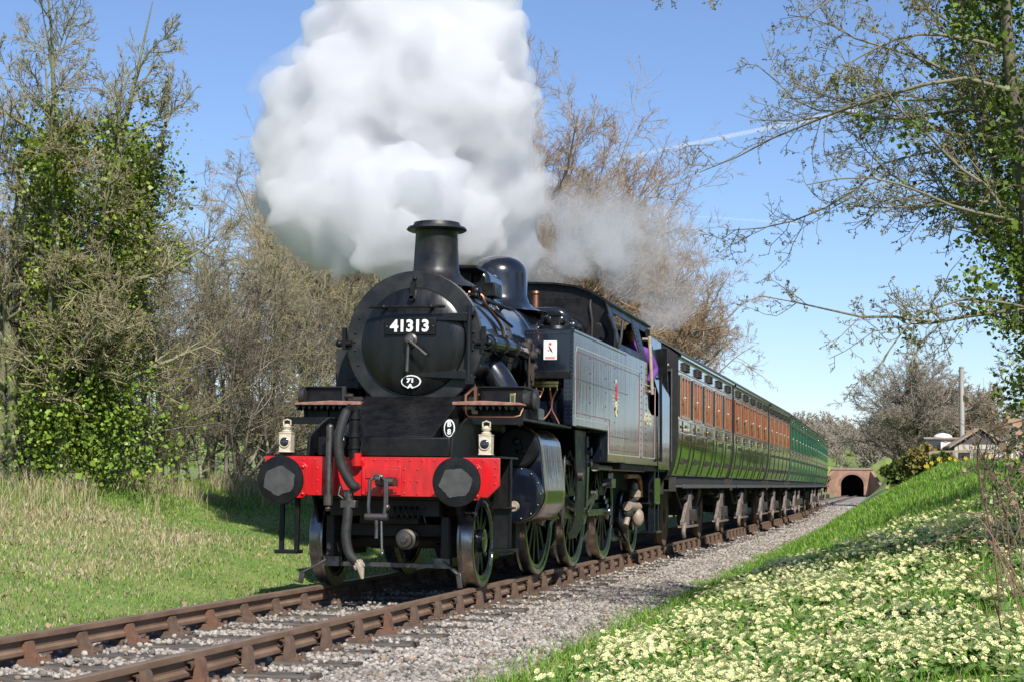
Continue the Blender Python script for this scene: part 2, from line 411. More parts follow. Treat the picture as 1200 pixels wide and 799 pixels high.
# ------------------------------------------------------------------ permanent way
def strip(name,x_list,prof,mats,parent=None):
    # prof: closed list of (d,z) swept along the track
    V=[];n=len(prof)
    for x in x_list:
        y0=float(yc(x)); z0=float(zc(x))
        for d,z in prof: V.append((x,y0+d,z0+z))
    F=[]
    for i in range(len(x_list)-1):
        for k in range(n): F.append((i*n+k,i*n+(k+1)%n,(i+1)*n+(k+1)%n,(i+1)*n+k))
    b=MB(); F.append(tuple(range(n))); F.append(tuple(range((len(x_list)-1)*n,len(x_list)*n))); b.add(V,F)
    return b.build(name,mats,parent,ang=25)
xt=list(np.arange(-14,36,5.))+list(np.arange(36,120,3.))+list(np.arange(120,297,8.))
tb=strip('trackbed',xt,[(-2.45,-.30),(-2.3,-.235),(-1.6,-.225),(0,-.232),(1.6,-.235),(1.95,-.26),(2.15,-.32),(0,-.5)],'trackbed'); tag(tb,kind='structure')
track=thing('railway_track',(0,0,0),kind='structure')
def rail_prof(c):
    # bullhead section, running face towards the track centre
    P=[(-.034,0),(-.036,-.012),(-.036,-.036),(-.012,-.052),(-.010,-.095),(-.030,-.112),(-.030,-.135),(-.02,-.145),(.02,-.145),(.030,-.135),(.030,-.112),(.010,-.095),(.012,-.052),(.036,-.036),(.036,-.012),(.034,0),(.02,.004),(-.02,.004)]
    return [(c+a,z) for a,z in P]
for c in (-.755,.755):
    r=strip('rail',xt,rail_prof(c),['rust_rail','rail_top'],track)
    nrm=np.zeros(len(r.data.polygons)*3); r.data.polygons.foreach_get('normal',nrm); 
    r.data.polygons.foreach_set('material_index',(nrm.reshape(-1,3)[:,2]>.8).astype(np.int32))
# sleepers
sleep_me=[]
for k in range(4):
    b=MB(); n=9; rr=random.Random(k)
    for i in range(n):
        pass
    ys_=[-1.3+2.6*i/8 for i in range(9)]; V=[];F=[]
    for y in ys_:
        j=lambda a:rr.uniform(-a,a)
        V+=[(-.125+j(.006),y,-.125),(.125+j(.006),y,-.125),(.127+j(.006),y,-.012+j(.004)),(.115+j(.004),y,0+j(.005)),(0,y,.003+j(.005)),(-.115+j(.004),y,0+j(.005)),(-.127+j(.006),y,-.012+j(.004))]
    for i in range(8):
        for q in range(7): F.append((i*7+q,i*7+(q+1)%7,(i+1)*7+(q+1)%7,(i+1)*7+q))
    F+= [tuple(range(7))[::-1],tuple(range(56,63))]
    b.add(V,F); sleep_me.append(b.mesh('sleeper','sleeper_wood',ang=25))
# chairs (outer jaw towards +y for the rail at local y=0)
b=MB(); b.prism([(-.18,-.045),(.18,-.045),(.18,-.028),(.13,-.012),(-.13,-.012),(-.18,-.028)],'x',-.095,.095)
b.prism([(.046,-.015),(.125,-.015),(.108,.0),(.098,.05),(.09,.10),(.078,.118),(.056,.118),(.052,.04)],'x',-.05,.05)     # outer jaw
b.prism([(-.035,-.015),(-.115,-.015),(-.095,.01),(-.066,.05),(-.055,.098),(-.036,.10),(-.014,.075),(-.014,.04),(-.034,.028)],'x',-.045,.045)  # inner jaw
for sx in (-1,1):
    b.cyl((sx*.065,.15,-.025),(sx*.065,.15,.008),.018,n=8); b.cyl((sx*.065,-.15,-.025),(sx*.065,-.15,.008),.018,n=8)
chair_me=b.mesh('rail_chair','rust_chair',ang=30)
chair_me2=chair_me.copy(); chair_me2.materials.clear(); chair_me2.materials.append(MATS['orange_rust'])
b=MB(); pts=[]
for i in range(26):
    a=i/25*2*math.pi*1.85; rr=.030-.011*i/25; pts.append((math.cos(a)*rr,math.sin(a)*rr))
for i in range(25):
    (p,q),(p2,q2)=pts[i],pts[i+1]
    b.add([(-.075,p,q),(-.075,p*.86,q*.86),(-.075,p2*.86,q2*.86),(-.075,p2,q2),(.075,p,q),(.075,p*.86,q*.86),(.075,p2*.86,q2*.86),(.075,p2,q2)],[(0,1,2,3),(7,6,5,4),(0,3,7,4),(1,5,6,2)])
key_me=b.mesh('key','key_steel',ang=50)
xk=-7.6; kk=0
while xk<62:
    y0=float(yc(xk)); z0=float(zc(xk)); sl_=math.atan2(float(yc(xk+.5))-y0,.5); rr=random.Random(kk)
    s=link('sleeper',sleep_me[kk%4],track,(xk+rr.uniform(-.02,.02),y0+rr.uniform(-.03,.03),z0-.192)); s.rotation_euler=(0,0,sl_+rr.uniform(-.012,.012))
    if kk%2: s.rotation_euler[2]+=math.pi
    for sd in (-1,1):
        if sd==1 and xk>12: continue
        c=link('rail_chair',chair_me2 if rr.random()<.12 else chair_me,track,(xk,y0+sd*.755,z0-.147)); c.rotation_euler=(0,0,sl_+(0 if sd==1 else math.pi))
        k=link('key',key_me,c,(0,.033 if True else 0,.073)); k.rotation_euler=(rr.uniform(0,6.28),0,0); k.location.x=rr.uniform(-.03,.03)
    xk+=.762; kk+=1
# ballast stones
def stones(name,px,py,pz,size,parent=None):
    n=len(px); bases=[]
    for k in range(8):
        bm=bmesh.new(); bmesh.ops.create_icosphere(bm,subdivisions=1,radius=1)
        P=np.array([v.co[:] for v in bm.verts]); T=np.array([[v.index for v in f.verts] for f in bm.faces]); bm.free()
        g=np.random.default_rng(k); P=P*g.uniform(.62,1.2,(len(P),1))*g.uniform(.6,1.15,(1,3)); bases.append((P,T))
    Vs=[];Fs=[];Ts=[];off=0
    grp=rng.integers(0,8,n)
    for k in range(8):
        id=np.where(grp==k)[0]
        if not len(id): continue
        P,T=bases[k]; m=len(id)
        a=rng.uniform(0,6.28,m); b_=rng.uniform(0,6.28,m)
        ca,sa,cb,sb=np.cos(a),np.sin(a),np.cos(b_),np.sin(b_)
        X=P[None,:,0]*ca[:,None]-P[None,:,1]*sa[:,None]; Y=P[None,:,0]*sa[:,None]+P[None,:,1]*ca[:,None]; Z=np.repeat(P[None,:,2],m,0)
        Y2=Y*cb[:,None]-Z*sb[:,None]; Z2=Y*sb[:,None]+Z*cb[:,None]
        s=size[id][:,None]
        Q=np.stack([X*s+px[id][:,None],Y2*s+py[id][:,None],Z2*s*.8+pz[id][:,None]],2)
        Vs.append(Q.reshape(-1,3)); Fs.append((T[None]+(np.arange(m)*len(P))[:,None,None]).reshape(-1,3)+off); off+=m*len(P)
        base=rng.uniform(.55,1.15,(m,1))*np.array([[1.0,.98,.955]]); w=rng.random((m,1))
        base=np.where(w<.06,base*np.array([[.8,.64,.5]]),base); base=np.where(w>.84,base*.45,base)
        Ts.append(np.repeat(base,len(P),0))
    return link(name,fast_mesh(name,np.concatenate(Vs),np.concatenate(Fs),'ballast_stone',tint=np.concatenate(Ts)),parent)
def scatter(x0,x1,y0,y1,n): return rng.uniform(x0,x1,n),rng.uniform(y0,y1,n)
PX,PY,PS=[],[],[]
for x0,x1,y0,y1,dn,s0,s1 in ((-8,3,-2.4,1.9,900,.013,.032),(3,14,-2.4,-.3,700,.015,.033),(14,30,-2.4,-.6,320,.02,.038),(30,62,-2.4,-.6,130,.03,.05),(62,120,-2.4,2.0,40,.035,.06)):
    n=int((x1-x0)*(y1-y0)*dn); a,b_=scatter(x0,x1,y0,y1,n); PX.append(a); PY.append(b_+yc(a)); PS.append(rng.uniform(s0,s1,n))
px=np.concatenate(PX); py=np.concatenate(PY); ps=np.concatenate(PS)
on_sleeper=(np.abs(((px+7.6+.381)%.762)-.381)<.125)&(np.abs(py-yc(px))<1.3)
keep=~on_sleeper|(rng.random(len(px))<.16); px,py,ps=px[keep],py[keep],ps[keep]; on_sleeper=on_sleeper[keep]
dd=np.abs(py-yc(px)); hz=np.where(on_sleeper,-.185,-.226+.02*vnoise(px,py,2.3))+np.where(dd<1.3,.006,.006)
edge=sstep(2.0,2.4,dd); hz=hz-.03*edge
st=stones('ballast',px,py,zc(px)+hz+rng.uniform(-.012,.012,len(px)),ps); tag(st,'loose grey limestone ballast between the rails and along the track shoulder','ballast',kind='stuff')
# ------------------------------------------------------------------ the tank engine
eng=thing('steam_locomotive',(0,0,0),label='black tank engine with red buffer beam and number 41313 on its smokebox door',cat='locomotive')
def rivet_row(b,p0,p1,n,r,axis):
    p0=Vector(p0);p1=Vector(p1)
    for i in range(n):
        p=p0.lerp(p1,i/(n-1) if n>1 else 0); sc={'x':(.6,1,1),'y':(1,.6,1),'z':(1,1,.6)}[axis]; b.sphere(p,r,6,4,sc)
# --- buffer beam
b=MB(); b.prism([(-1.2,1.0),(-1.09,.89),(1.03,.89),(1.14,1.0),(1.14,1.265),(-1.2,1.265)],'x',0,.035)
beam=b.build('buffer_beam','signal_red',eng,bevel=.006)
b=MB()
rivet_row(b,(0,-1.16,1.235),(0,1.10,1.235),20,.013,'x')
for y in (-1.16,1.10): rivet_row(b,(0,y,1.02),(0,y,1.17),3,.013,'x')
for y in (-.40,-.27,.47,.60): rivet_row(b,(0,y,.92),(0,y,1.15),3,.013,'x')
for y in (-.335,.535): b.sphere((0,y,1.04),.013,6,4,(.6,1,1))
b.build('rivets','signal_red',beam)
b=MB(); b.box(-.022,.0,-.245,.145,.905,1.18); b.box(-.034,-.022,-.205,.105,1.06,1.15); b.box(-.034,-.022,-.205,.105,.925,.985)
b.build('drawhook_plate','signal_red',beam,bevel=.004)
b=MB(); b.box(-.03,-.023,-.215,-.04,.995,1.05); b.build('hook_slot','grimy_black',beam)
b=MB(); b.cyl((-.005,.19,1.2),(-.07,.19,1.24),.06,.05); b.tube([(-.05,.19,1.18),(-.06,.19,1.3)],.05,12)
b.build('pipe_flange','signal_red',beam)
# --- buffers
for s in (-1,1):
    y=s*.8635; z=1.035
    b=MB(); b.prism([(y-.17,z-.13),(y-.13,z-.17),(y+.13,z-.17),(y+.17,z-.13),(y+.17,z+.13),(y+.13,z+.17),(y-.13,z+.17),(y-.17,z+.13)],'x',-.03,0)
    b.lathe([(-.03,.15),(-.07,.125),(-.20,.105),(-.205,.09)],(0,y,z),'x',24)
    for a in range(4):
        b.sphere((-.035,y+.13*(1 if a%2 else -1),z+.13*(1 if a<2 else -1)),.018,6,4)
    bf=b.build('buffer','signal_red',eng,bevel=.004)
    b=MB(); b.cyl((-.2,y,z),(-.28,y,z),.06); b.lathe([(-.265,.06),(-.27,.205),(-.285,.229),(-.30,.232),(-.312,.226),(-.322,.16),(-.325,.0)],(0,y,z),'x',40)
    h=b.build('buffer_head','engine_satin',bf)
    b=MB(); hx=[]; rr=random.Random(int(s)+5)
    for k in range(40):
        a=2*math.pi*k/40; q=.160*(1-.13*abs(math.sin(3*a+.9+s*.4)))*rr.uniform(.95,1.03); hx.append((y+q*math.cos(a)*(1.05),z-.008+q*math.sin(a)*.92))
    b.prism(hx,'x',-.3295,-.3225); b.build('worn_face','buffer_wear',bf)
# --- coupling, hook, hoses
b=MB(); b.prism([(-.02,1.045),(-.10,1.05),(-.16,1.10),(-.20,1.10),(-.215,1.05),(-.19,1.0),(-.15,.985),(-.14,1.02),(-.17,1.03),(-.165,1.055),(-.12,1.0),(-.02,.985)],'y',-.095,-.04)
hook=b.build('drawhook','worn_steel',eng,bevel=.006)
b=MB()
for dy in (-.075,.075):
    b.tube([(-.185,-.07+dy*.5,1.075),(-.20,-.07+dy,1.04),(-.215,-.07+dy*1.1,.80),(-.215,-.07+dy,.70)],.017,8)
b.tube([(-.185,-.11,1.075),(-.19,-.07,1.09),(-.185,-.03,1.075)],.02,8)
b.cyl((-.215,-.18,.70),(-.215,.04,.70),.034,n=14); b.cyl((-.215,-.07,.72),(-.225,-.075,.5),.018,n=10); b.cyl((-.225,-.12,.66),(-.25,-.14,.36),.013,n=8); b.sphere((-.25,-.14,.36),.022)
b.cyl((-.19,-.16,1.02),(-.19,-.16,.8),.016,n=8); b.sphere((-.19,-.16,.79),.035); b.cyl((-.16,-.14,1.03),(-.16,-.22,1.03),.045,n=14)
b.build('screw_coupling','worn_steel',eng)
def bez(ps,n=16):
    ps=[Vector(p) for p in ps]; out=[]
    for i in range(len(ps)-1):
        p0=ps[max(i-1,0)];p1=ps[i];p2=ps[i+1];p3=ps[min(i+2,len(ps)-1)]
        for k in range(n if i<len(ps)-2 else n+1):
            t=k/n; out.append(.5*((2*p1)+(-p0+p2)*t+(2*p0-5*p1+4*p2-p3)*t*t+(-p0+3*p1-3*p2+p3)*t**3))
    return out
def hose(pts,r,name,m='rubber',rib=True):
    P=bez(pts,14); rs=[r*(1.0+(.09 if (i%2==0 and rib) else 0)) for i in range(len(P))]
    return MB().tube(P,rs,12).build(name,m,eng,ang=60)
hose([(-.12,.27,1.70),(-.17,.29,1.62),(-.22,.32,1.42),(-.22,.29,1.20),(-.2,.20,1.02),(-.17,.15,.97)],.045,'vacuum_hose')
hose([(-.14,.23,.80),(-.17,.23,.70),(-.19,.235,.5),(-.2,.19,.34),(-.2,.10,.26)],.045,'steam_heat_hose')
b=MB(); b.cyl((-.14,.23,.95),(-.14,.23,.76),.045,n=12); b.box(-.19,-.1,.15,.30,.78,.85); b.cyl((-.1,.15,.98),(-.2,.17,.95),.03,n=10); b.tube([(-.15,.31,1.0),(-.16,.33,.9),(-.15,.28,.86)],.012,6)
b.box(-.18,-.12,.19,.27,.88,.93); b.build('hose_valve','worn_steel',eng,bevel=.004)
b=MB(); b.tube([(-.2,.11,.27),(-.22,.08,.23),(-.21,.06,.12)],[.05,.04,.015],8); b.cyl((-.22,.05,.26),(-.22,.13,.22),.03,n=8); b.build('hose_coupling','pale_pipe',eng)
b=MB(); b.cyl((-.06,.215,1.26),(-.06,.215,1.72),.052,n=14)
for z in (1.34,1.45,1.62): b.cyl((-.06,.215,z),(-.06,.215,z+.03),.066,n=14)
b.cyl((-.06,.215,1.70),(-.12,.27,1.72),.048,n=12); b.tube([(-.06,.16,1.58),(-.03,.14,1.45),(-.05,.15,1.3)],.012,6)
b.build('vacuum_standpipe','engine_satin',eng)
b=MB(); b.cyl((-.13,.44,.87),(-.13,.435,1.54),.036,n=14); b.sphere((-.13,.435,1.54),.036); b.cyl((-.13,.44,.90),(-.13,.44,.80),.045,n=10); b.sphere((-.13,.44,.77),.03)
b.build('train_pipe','worn_steel',eng)
b=MB(); b.tube(bez([(-.02,.36,1.28),(-.04,.37,1.45),(-.03,.30,1.62),(.1,.3,1.6)],6),.028,8); b.box(-.05,.0,.345,.385,1.30,1.5); b.build('heating_pipe','engine_satin',eng)
b=MB(); b.box(-.045,-.04,.325,.34,1.42,1.54); b.build('white_tag','white_paint',eng)
# --- front platform
b=MB(); b.box(.05,.5,-.70,.62,1.27,1.455); b.build('platform_front_box','engine_satin',eng,bevel=.01)
b=MB(); b.prism([(.06,1.458),(.50,1.458),(1.35,1.458),(1.35,1.98),(1.18,1.90)],'y',-.52,.52); b.build('sloping_front_plate','engine_satin',eng,bevel=.01)
for s in (-1,1):
    b=MB(); P=[(.035,1.27),(.06,1.45),(.16,1.50),(.42,1.60),(.62,1.66),(2.2,1.66),(2.2,.55),(1.9,.45),(.4,.62),(.2,.9),(.035,.95)]
    b.prism(P,'y',s*.70,s*.73); b.build('main_frame','engine_satin',eng,bevel=.004)
    b=MB(); b.box(2.2,10.75,s*.62 if s>0 else -.65,s*.65 if s>0 else -.62,.45,1.3); b.build('main_frame','grimy_black',eng)
b=MB(); cx_,cz_=(0,0)
b.prism([(-.62+.055*math.cos(2*math.pi*k/24)-.0,1.505+.085*math.sin(2*math.pi*k/24)) for k in range(24)],'x',.040,.046); o=b.build('emblem_plate','white_paint',eng)
o.location=(.235,-.012,.045)
b=MB(); b.prism([(-.62+.043*math.cos(2*math.pi*k/24),1.505+.072*math.sin(2*math.pi*k/24)) for k in range(24)],'x',.034,.0395); o2=b.build('emblem_ground','engine_satin',o)
me=text_mesh('B\n8',.075,.002,.002,'white_paint','emblem_lettering'); t=link('emblem_lettering',me,o,(.032,-.62,1.505)); t.rotation_euler=(R(90),0,R(-90))
b=MB(); b.obox((.30,-.64,1.54),(.012,0,0),(0,.075,0),(0,0,.1)); b.build('emblem_bracket','engine_satin',eng)
for s in (-1,1):   # running plates over the cylinders
    b=MB(); b.box(.78,3.25,s*.70 if s>0 else -1.24,s*1.24 if s>0 else -.70,1.645,1.672); b.box(.78,.80,min(s*.70,s*1.24),max(s*.70,s*1.24),1.60,1.645)
    b.build('running_plate','engine_satin',eng,bevel=.004)
    b=MB(); b.box(.05,.78,min(s*.72,s*1.2),max(s*.72,s*1.2),1.262,1.28); b.build('beam_platform','engine_satin',eng)
    # lubricator box with tread plate
    y0,y1=min(s*.72,s*1.16),max(s*.72,s*1.16)
    b=MB(); b.box(1.15,1.9,y0,y1,1.672,1.98); b.box(1.12,1.93,y0-.02,y1+.02,1.98,2.0)
    for k in range(5): b.cyl((1.14,y0+.04+.09*k,1.975),(1.14,y0+.04+.09*k,2.0),.016,n=8)
    b.box(1.12,1.15,s*.92-.03,s*.92+.03,1.68,1.76)
    lb=b.build('lubricator_box','engine_satin',eng,bevel=.008)
    b=MB(); yy=s*.90
    b.prism([(yy-s*.42,1.80),(yy-s*.42,1.835),(yy-s*.1,1.845),(yy+s*.28,1.825),(yy+s*.30,1.80)],'x',.92,1.14); b.build('tread_plate','rusty_plate',lb,bevel=.006)
    b=MB()
    for k in range(8): b.prism([(yy-s*.22+s*k*.065,1.80),(yy-s*.22+s*(k*.065+.05),1.80),(yy-s*.22+s*(k*.065+.03),1.75)],'x',.94,1.10)
    b.build('tread_teeth','engine_satin',lb)
    if s<0:
        b=MB(); b.tube([(.95,-.62,1.80),(.95,-.62,1.72),(.97,-.64,1.685),(.97,-1.1,1.685),(1.0,-1.16,1.70),(1.05,-1.18,1.78)],.011,6); b.tube([(1.0,-.60,1.80),(1.0,-.6,1.9),(1.05,-.66,1.97),(1.05,-.72,1.90)],.02,8); b.box(.98,1.04,-.72,-.69,1.84,1.99); b.build('copper_pipe','copper',lb)
        b=MB(); b.box(1.10,1.15,-1.09,-1.03,1.76,1.93); b.build('gauge_frame','brass',lb,bevel=.004)
        b=MB(); b.box(1.095,1.10,-1.075,-1.045,1.785,1.905); b.build('gauge_glass','lens_glass',lb)
        b=MB(); b.cyl((1.2,-1.16,1.86),(1.2,-1.26,1.86),.09,n=14); b.lathe([(0,.1),(.03,.12),(.06,.1),(.07,.0)],(1.2,-1.30,1.86),'y',10); b.build('ratchet_wheel','engine_matt',lb)
        b=MB(); b.prism([(-1.24,1.675),(-1.10,1.675),(-1.10,1.83),(-1.24,1.80)],'x',1.5,1.8); b.build('sand_filler','boiler_gloss',lb,bevel=.01)
    else:
        b=MB(); b.lathe([(-.03,.0),(-.03,.10),(.03,.10),(.03,0)],(1.15,1.17,1.90),'y',20); b.box(1.1,1.14,.70,.74,1.68,2.0); b.cyl((1.1,.70,1.9),(1.1,.62,1.9),.025,n=10); b.cyl((1.1,.70,1.75),(1.1,.62,1.73),.025,n=10); b.cyl((1.12,1.14,1.67),(1.12,1.16,1.85),.012,n=6); b.build('ratchet_wheel','engine_matt',lb)
# round sand box fronts under the running plate, beside the frames
for s in (-1,1):
    b=MB(); b.lathe([(-.02,0),(-.02,.19),(0,.215),(.05,.215)],(1.72,s*.98,1.40),'x',28); b.lathe([(-.07,0),(-.07,.055),(-.02,.06)],(1.72,s*.98,1.40),'x',14); b.sphere((1.64,s*.98,1.46),.045); b.tube([(1.66,s*.98,1.36),(1.6,s*1.02,1.36),(1.62,s*1.08,1.36)],.02,6)
    b.build('valve_chest_cover','engine_satin',eng)
# --- smokebox, boiler
ZB=2.462
b=MB(); b.lathe([(1.20,.60),(1.185,.605),(1.185,.70),(1.20,.722),(1.235,.722),(1.235,.69),(2.62,.69)],(0,0,ZB),'x',64); smk=b.build('smokebox','boiler_gloss',eng)
b=MB(); b.lathe([(1.17,.55),(1.172,.713),(1.178,.722),(1.19,.722),(1.19,.55)],(0,0,ZB),'x',64,close=True); ring=b.build('smokebox_ring','smokebox_black',eng)
b=MB()
for a in (8,-8,0,90,172,188,180,22,-22): 
    b.sphere((1.165,.635*math.cos(R(a)),ZB+.635*math.sin(R(a))),.013,8,5)
for k in range(36):
    a=2*math.pi*k/36; b.sphere((1.26,.722*math.cos(a),ZB+.722*math.sin(a)),.009,6,4); b.sphere((1.30,.695*math.cos(a+.05),ZB+.695*math.sin(a+.05)),.011,6,4)
    b.sphere((2.55,.695*math.cos(a),ZB+.695*math.sin(a)),.011,6,4)
b.build('rivets','smokebox_black',ring)
b=MB(); b.lathe([(1.19,.555),(1.155,.55),(1.14,.545),(1.12,.51),(1.095,.40),(1.078,.25),(1.072,.10),(1.07,0)],(0,0,ZB-.005),'x',64); door=b.build('smokebox_door','door_black',eng)
b=MB(); b.lathe([(1.168,.0),(1.168,.585),(1.176,.585)],(0,0,ZB),'x',48); 
b=MB()  # hinge straps and post, on the viewer's right
for z,x0 in ((ZB+.235,1.085),(ZB-.345,1.10)):
    b.prism([(-.585,z+.045),(-.2,z+.03),(-.05,z+.018),(.06,z+.012),(.06,z-.012),(-.05,z-.018),(-.2,z-.03),(-.585,z-.045)],'x',x0-.012,x0+.05)
b.cyl((1.10,-.60,ZB-.42),(1.10,-.60,ZB+.34),.026,n=14)
for z in (ZB+.30,ZB-.395): b.box(1.08,1.19,-.64,-.57,z-.05,z+.05)
b.build('hinge','door_black',door,bevel=.004)
b=MB(); b.cyl((1.0,.42,ZB+.335),(1.0,-.36,ZB+.335),.016,n=10)
for y in (.28,-.22): b.cyl((1.0,y,ZB+.335),(1.12,y,ZB+.335),.018,n=8); b.sphere((1.0,y,ZB+.335),.026)
for y in (.42,-.36): b.sphere((1.0,y,ZB+.335),.017)
b.build('door_handrail','engine_satin',door)
b=MB(); b.box(1.05,1.09,-.26,.28,ZB+.055,ZB+.225); pl=b.build('number_plate','engine_satin',door,bevel=.004)
t=link('plate_digits',text_mesh('41313',.165,.004,.006,'white_paint','plate_digits'),pl,(1.046,.01,ZB+.14)); t.rotation_euler=(R(90),0,R(-90))
b=MB()
for y in (.255,-.235): b.sphere((1.05,y,ZB+.14),.009,8,5)
b.build('plate_bolt','bright_steel',pl)
b=MB(); b.prism([(.0+.105*math.cos(2*math.pi*k/40),ZB-.415+.066*math.sin(2*math.pi*k/40)) for k in range(40)],'x',1.086,1.10); pl=b.build('shed_plate','white_paint',door)
b=MB(); b.prism([(.0+.092*math.cos(2*math.pi*k/40),ZB-.415+.054*math.sin(2*math.pi*k/40)) for k in range(40)],'x',1.082,1.0855); b.build('plate_ground','engine_satin',pl)
t=link('plate_lettering',text_mesh('71\nA',.072,.003,.004,'white_paint','plate_lettering'),pl,(1.080,.005,ZB-.435)); t.rotation_euler=(R(90),0,R(-90)); t.scale=(1.15,.8,1)
b=MB(); b.lathe([(1.08,.075),(1.045,.07),(1.03,.05),(1.0,.045),(.99,.0)],(0,0,ZB),'x',20); b.cyl((1.02,0,ZB),(.96,0,ZB),.026,n=12)
b.cyl((1.0,.01,ZB),(.99,.015,ZB-.32),.014,.018,n=10); b.cyl((.97,0,ZB),(.95,-.20,ZB-.16),.014,.018,n=10); b.build('dart_handle','worn_steel',door)
b=MB(); b.box(1.09,1.13,-.025,.025,ZB+.45,ZB+.60); b.box(1.04,1.13,-.03,.03,ZB+.42,ZB+.45); b.box(1.04,1.055,-.02,.02,ZB+.40,ZB+.47); b.sphere((1.16,0,ZB+.64),.022); b.build('lamp_iron','engine_satin',door)
for s in (1,-1):
    b=MB(); b.cyl((1.15,s*.66,ZB-.02),(1.15,s*.80,ZB-.02),.03,n=10); b.box(1.12,1.18,s*.74-.02,s*.74+.02,ZB-.08,ZB+.14); b.sphere((1.15,s*.80,ZB-.02),.04); b.build('clamp_lug','engine_satin',ring)
b=MB(); b.prism([(-.50,1.70),(.50,1.70),(.60,2.25),(-.60,2.25)],'x',1.3,2.5); b.build('smokebox_saddle','engine_satin',eng)
# barrel with lagging, bands
b=MB(); b.lathe([(2.62,.69),(2.63,.715),(4.2,.715),(6.5,.77),(6.5,.2)],(0,0,ZB),'x',64); boil=b.build('boiler_barrel','boiler_gloss',eng)
for x,r in ((2.64,.706),(3.75,.716),(4.9,.736),(6.0,.765)):
    MB().lathe([(x-.03,r-.01),(x-.03,r+.006),(x+.03,r+.008),(x+.03,r-.01)],(0,0,ZB),'x',64).build('boiler_band','bright_steel' if x<2.7 else 'boiler_gloss',boil)
# belpaire firebox shoulders
b=MB(); P=[]
for a in np.linspace(0,90,8): P.append((-.62-.16*math.cos(R(a)),3.06+.16*math.sin(R(a))))
P=P+[( -y,z) for y,z in P[::-1]]; P=[(-.78,2.2)]+P+[(.78,2.2)]
b.prism(P,'x',5.3,6.55); b.build('firebox_casing','boiler_gloss',eng,bevel=.05)
b=MB()
for y in (-.70,-.56): b.sphere((5.26,y,3.05),.075,14,8); b.sphere((5.75,y-.12,3.0),.06,12,8)
b.sphere((5.5,-.80,3.0),.08,14,8); b.build('washout_plugs','boiler_gloss',eng)
# chimney
b=MB(); b.lathe([(3.08,.50),(3.14,.40),(3.19,.31),(3.24,.262),(3.30,.245),(3.68,.225),(3.70,.235),(3.705,.305),(3.72,.325),(3.745,.31),(3.755,.26),(3.795,.245),(3.80,.20),(3.4,.19)],(1.97,0,0),'z',48); b.build('chimney','smokebox_black',eng)
# top feed casing and dome
b=MB(); P=[]
def rbox(y0,y1,z0,z1,r,n=6):
    out=[]
    for cx,cz,a0 in ((y1-r,z1-r,0),(y0+r,z1-r,90)):
        for k in range(n+1): out.append((cx+r*math.cos(R(a0+90*k/n)),cz+r*math.sin(R(a0+90*k/n))))
    return out+[(y0,z0),(y1,z0)]
b.prism(rbox(-.30,.30,2.9,3.46,.16),'x',3.15,3.85); b.build('top_feed_casing','boiler_gloss',eng,bevel=.05)
b=MB(); b.box(2.9,3.25,-.42,-.2,3.1,3.26); b.build('top_feed_step','engine_satin',eng,bevel=.01)
b=MB(); b.box(2.75,3.5,-.24,.24,3.40,3.44); b.box(3.0,3.1,-.1,.1,3.05,3.4); b.build('snifting_plate','engine_satin',eng,bevel=.008)
b=MB(); pr=[(3.10,.62),(3.16,.46),(3.22,.385),(3.30,.355),(3.56,.345)]
for a in np.linspace(0,90,12)[1:]: pr.append((3.56+.25*math.sin(R(a)),.345*math.cos(R(a))**.85 if a<90 else 0))
b.lathe(pr,(4.85,0,0),'z',48); b.build('dome','boiler_gloss',eng)
for y in (-.18,.12):
    b=MB(); b.lathe([(3.15,.09),(3.28,.08),(3.30,.05),(3.46,.045),(3.48,.06),(3.51,.055),(3.52,.02)],(6.15,y,0),'z',18); b.build('safety_valve','copper',eng)
# blower / ejector pipework on the viewer's right side
b=MB(); b.tube(bez([(1.32,-.70,2.46),(1.9,-.80,2.46),(2.4,-.83,2.46),(2.6,-.83,2.44)],6),.075,14); b.lathe([(0,.09),(.06,.09)],(1.42,-.72,2.46),'x',14); b.lathe([(0,.1),(.05,.1)],(2.1,-.815,2.46),'x',16); b.lathe([(0,.095),(.05,.095)],(1.75,-.78,2.46),'x',16)
b.build('ejector_pipe','boiler_gloss',eng)
b=MB(); b.tube(bez([(2.6,-.83,2.44),(2.75,-.86,2.42),(2.8,-.88,2.3),(2.75,-.84,2.05),(2.6,-.78,1.7)],6),.05,10)
for p,r in (((2.62,-.84,2.5),.07),((2.72,-.9,2.42),.06),((2.7,-.86,2.56),.05),((2.8,-.93,2.47),.045),((2.78,-.9,2.3),.05)): b.sphere(p,r,10,6)
b.cyl((2.75,-.9,2.55),(2.75,-.9,2.1),.02,n=8); b.cyl((2.66,-.88,2.5),(2.66,-.88,2.0),.014,n=8); b.build('ejector_valve','grimy_black',eng)
b=MB(); b.tube(bez([(1.75,-.42,3.02),(1.78,-.55,2.99),(1.82,-.60,2.88),(2.1,-.69,2.70),(2.15,-.72,2.52)],6),.018,8); b.cyl((2.72,-.88,2.35),(2.72,-.9,2.15),.014,n=6); b.build('blower_pipe','copper',eng)
b=MB(); b.cyl((1.5,-.50,2.97),(2.9,-.60,2.95),.02,n=10)
for x in (1.62,2.2,2.8): b.cyl((x,-.46,2.88),(x,-.53,2.97),.022,n=8); b.sphere((x,-.53,2.97),.035)
b.sphere((1.75,-.5,3.03),.06); b.cyl((1.9,-.62,2.86),(2.5,-.72,2.72),.016,n=8); b.build('boiler_handrail','engine_satin',eng)
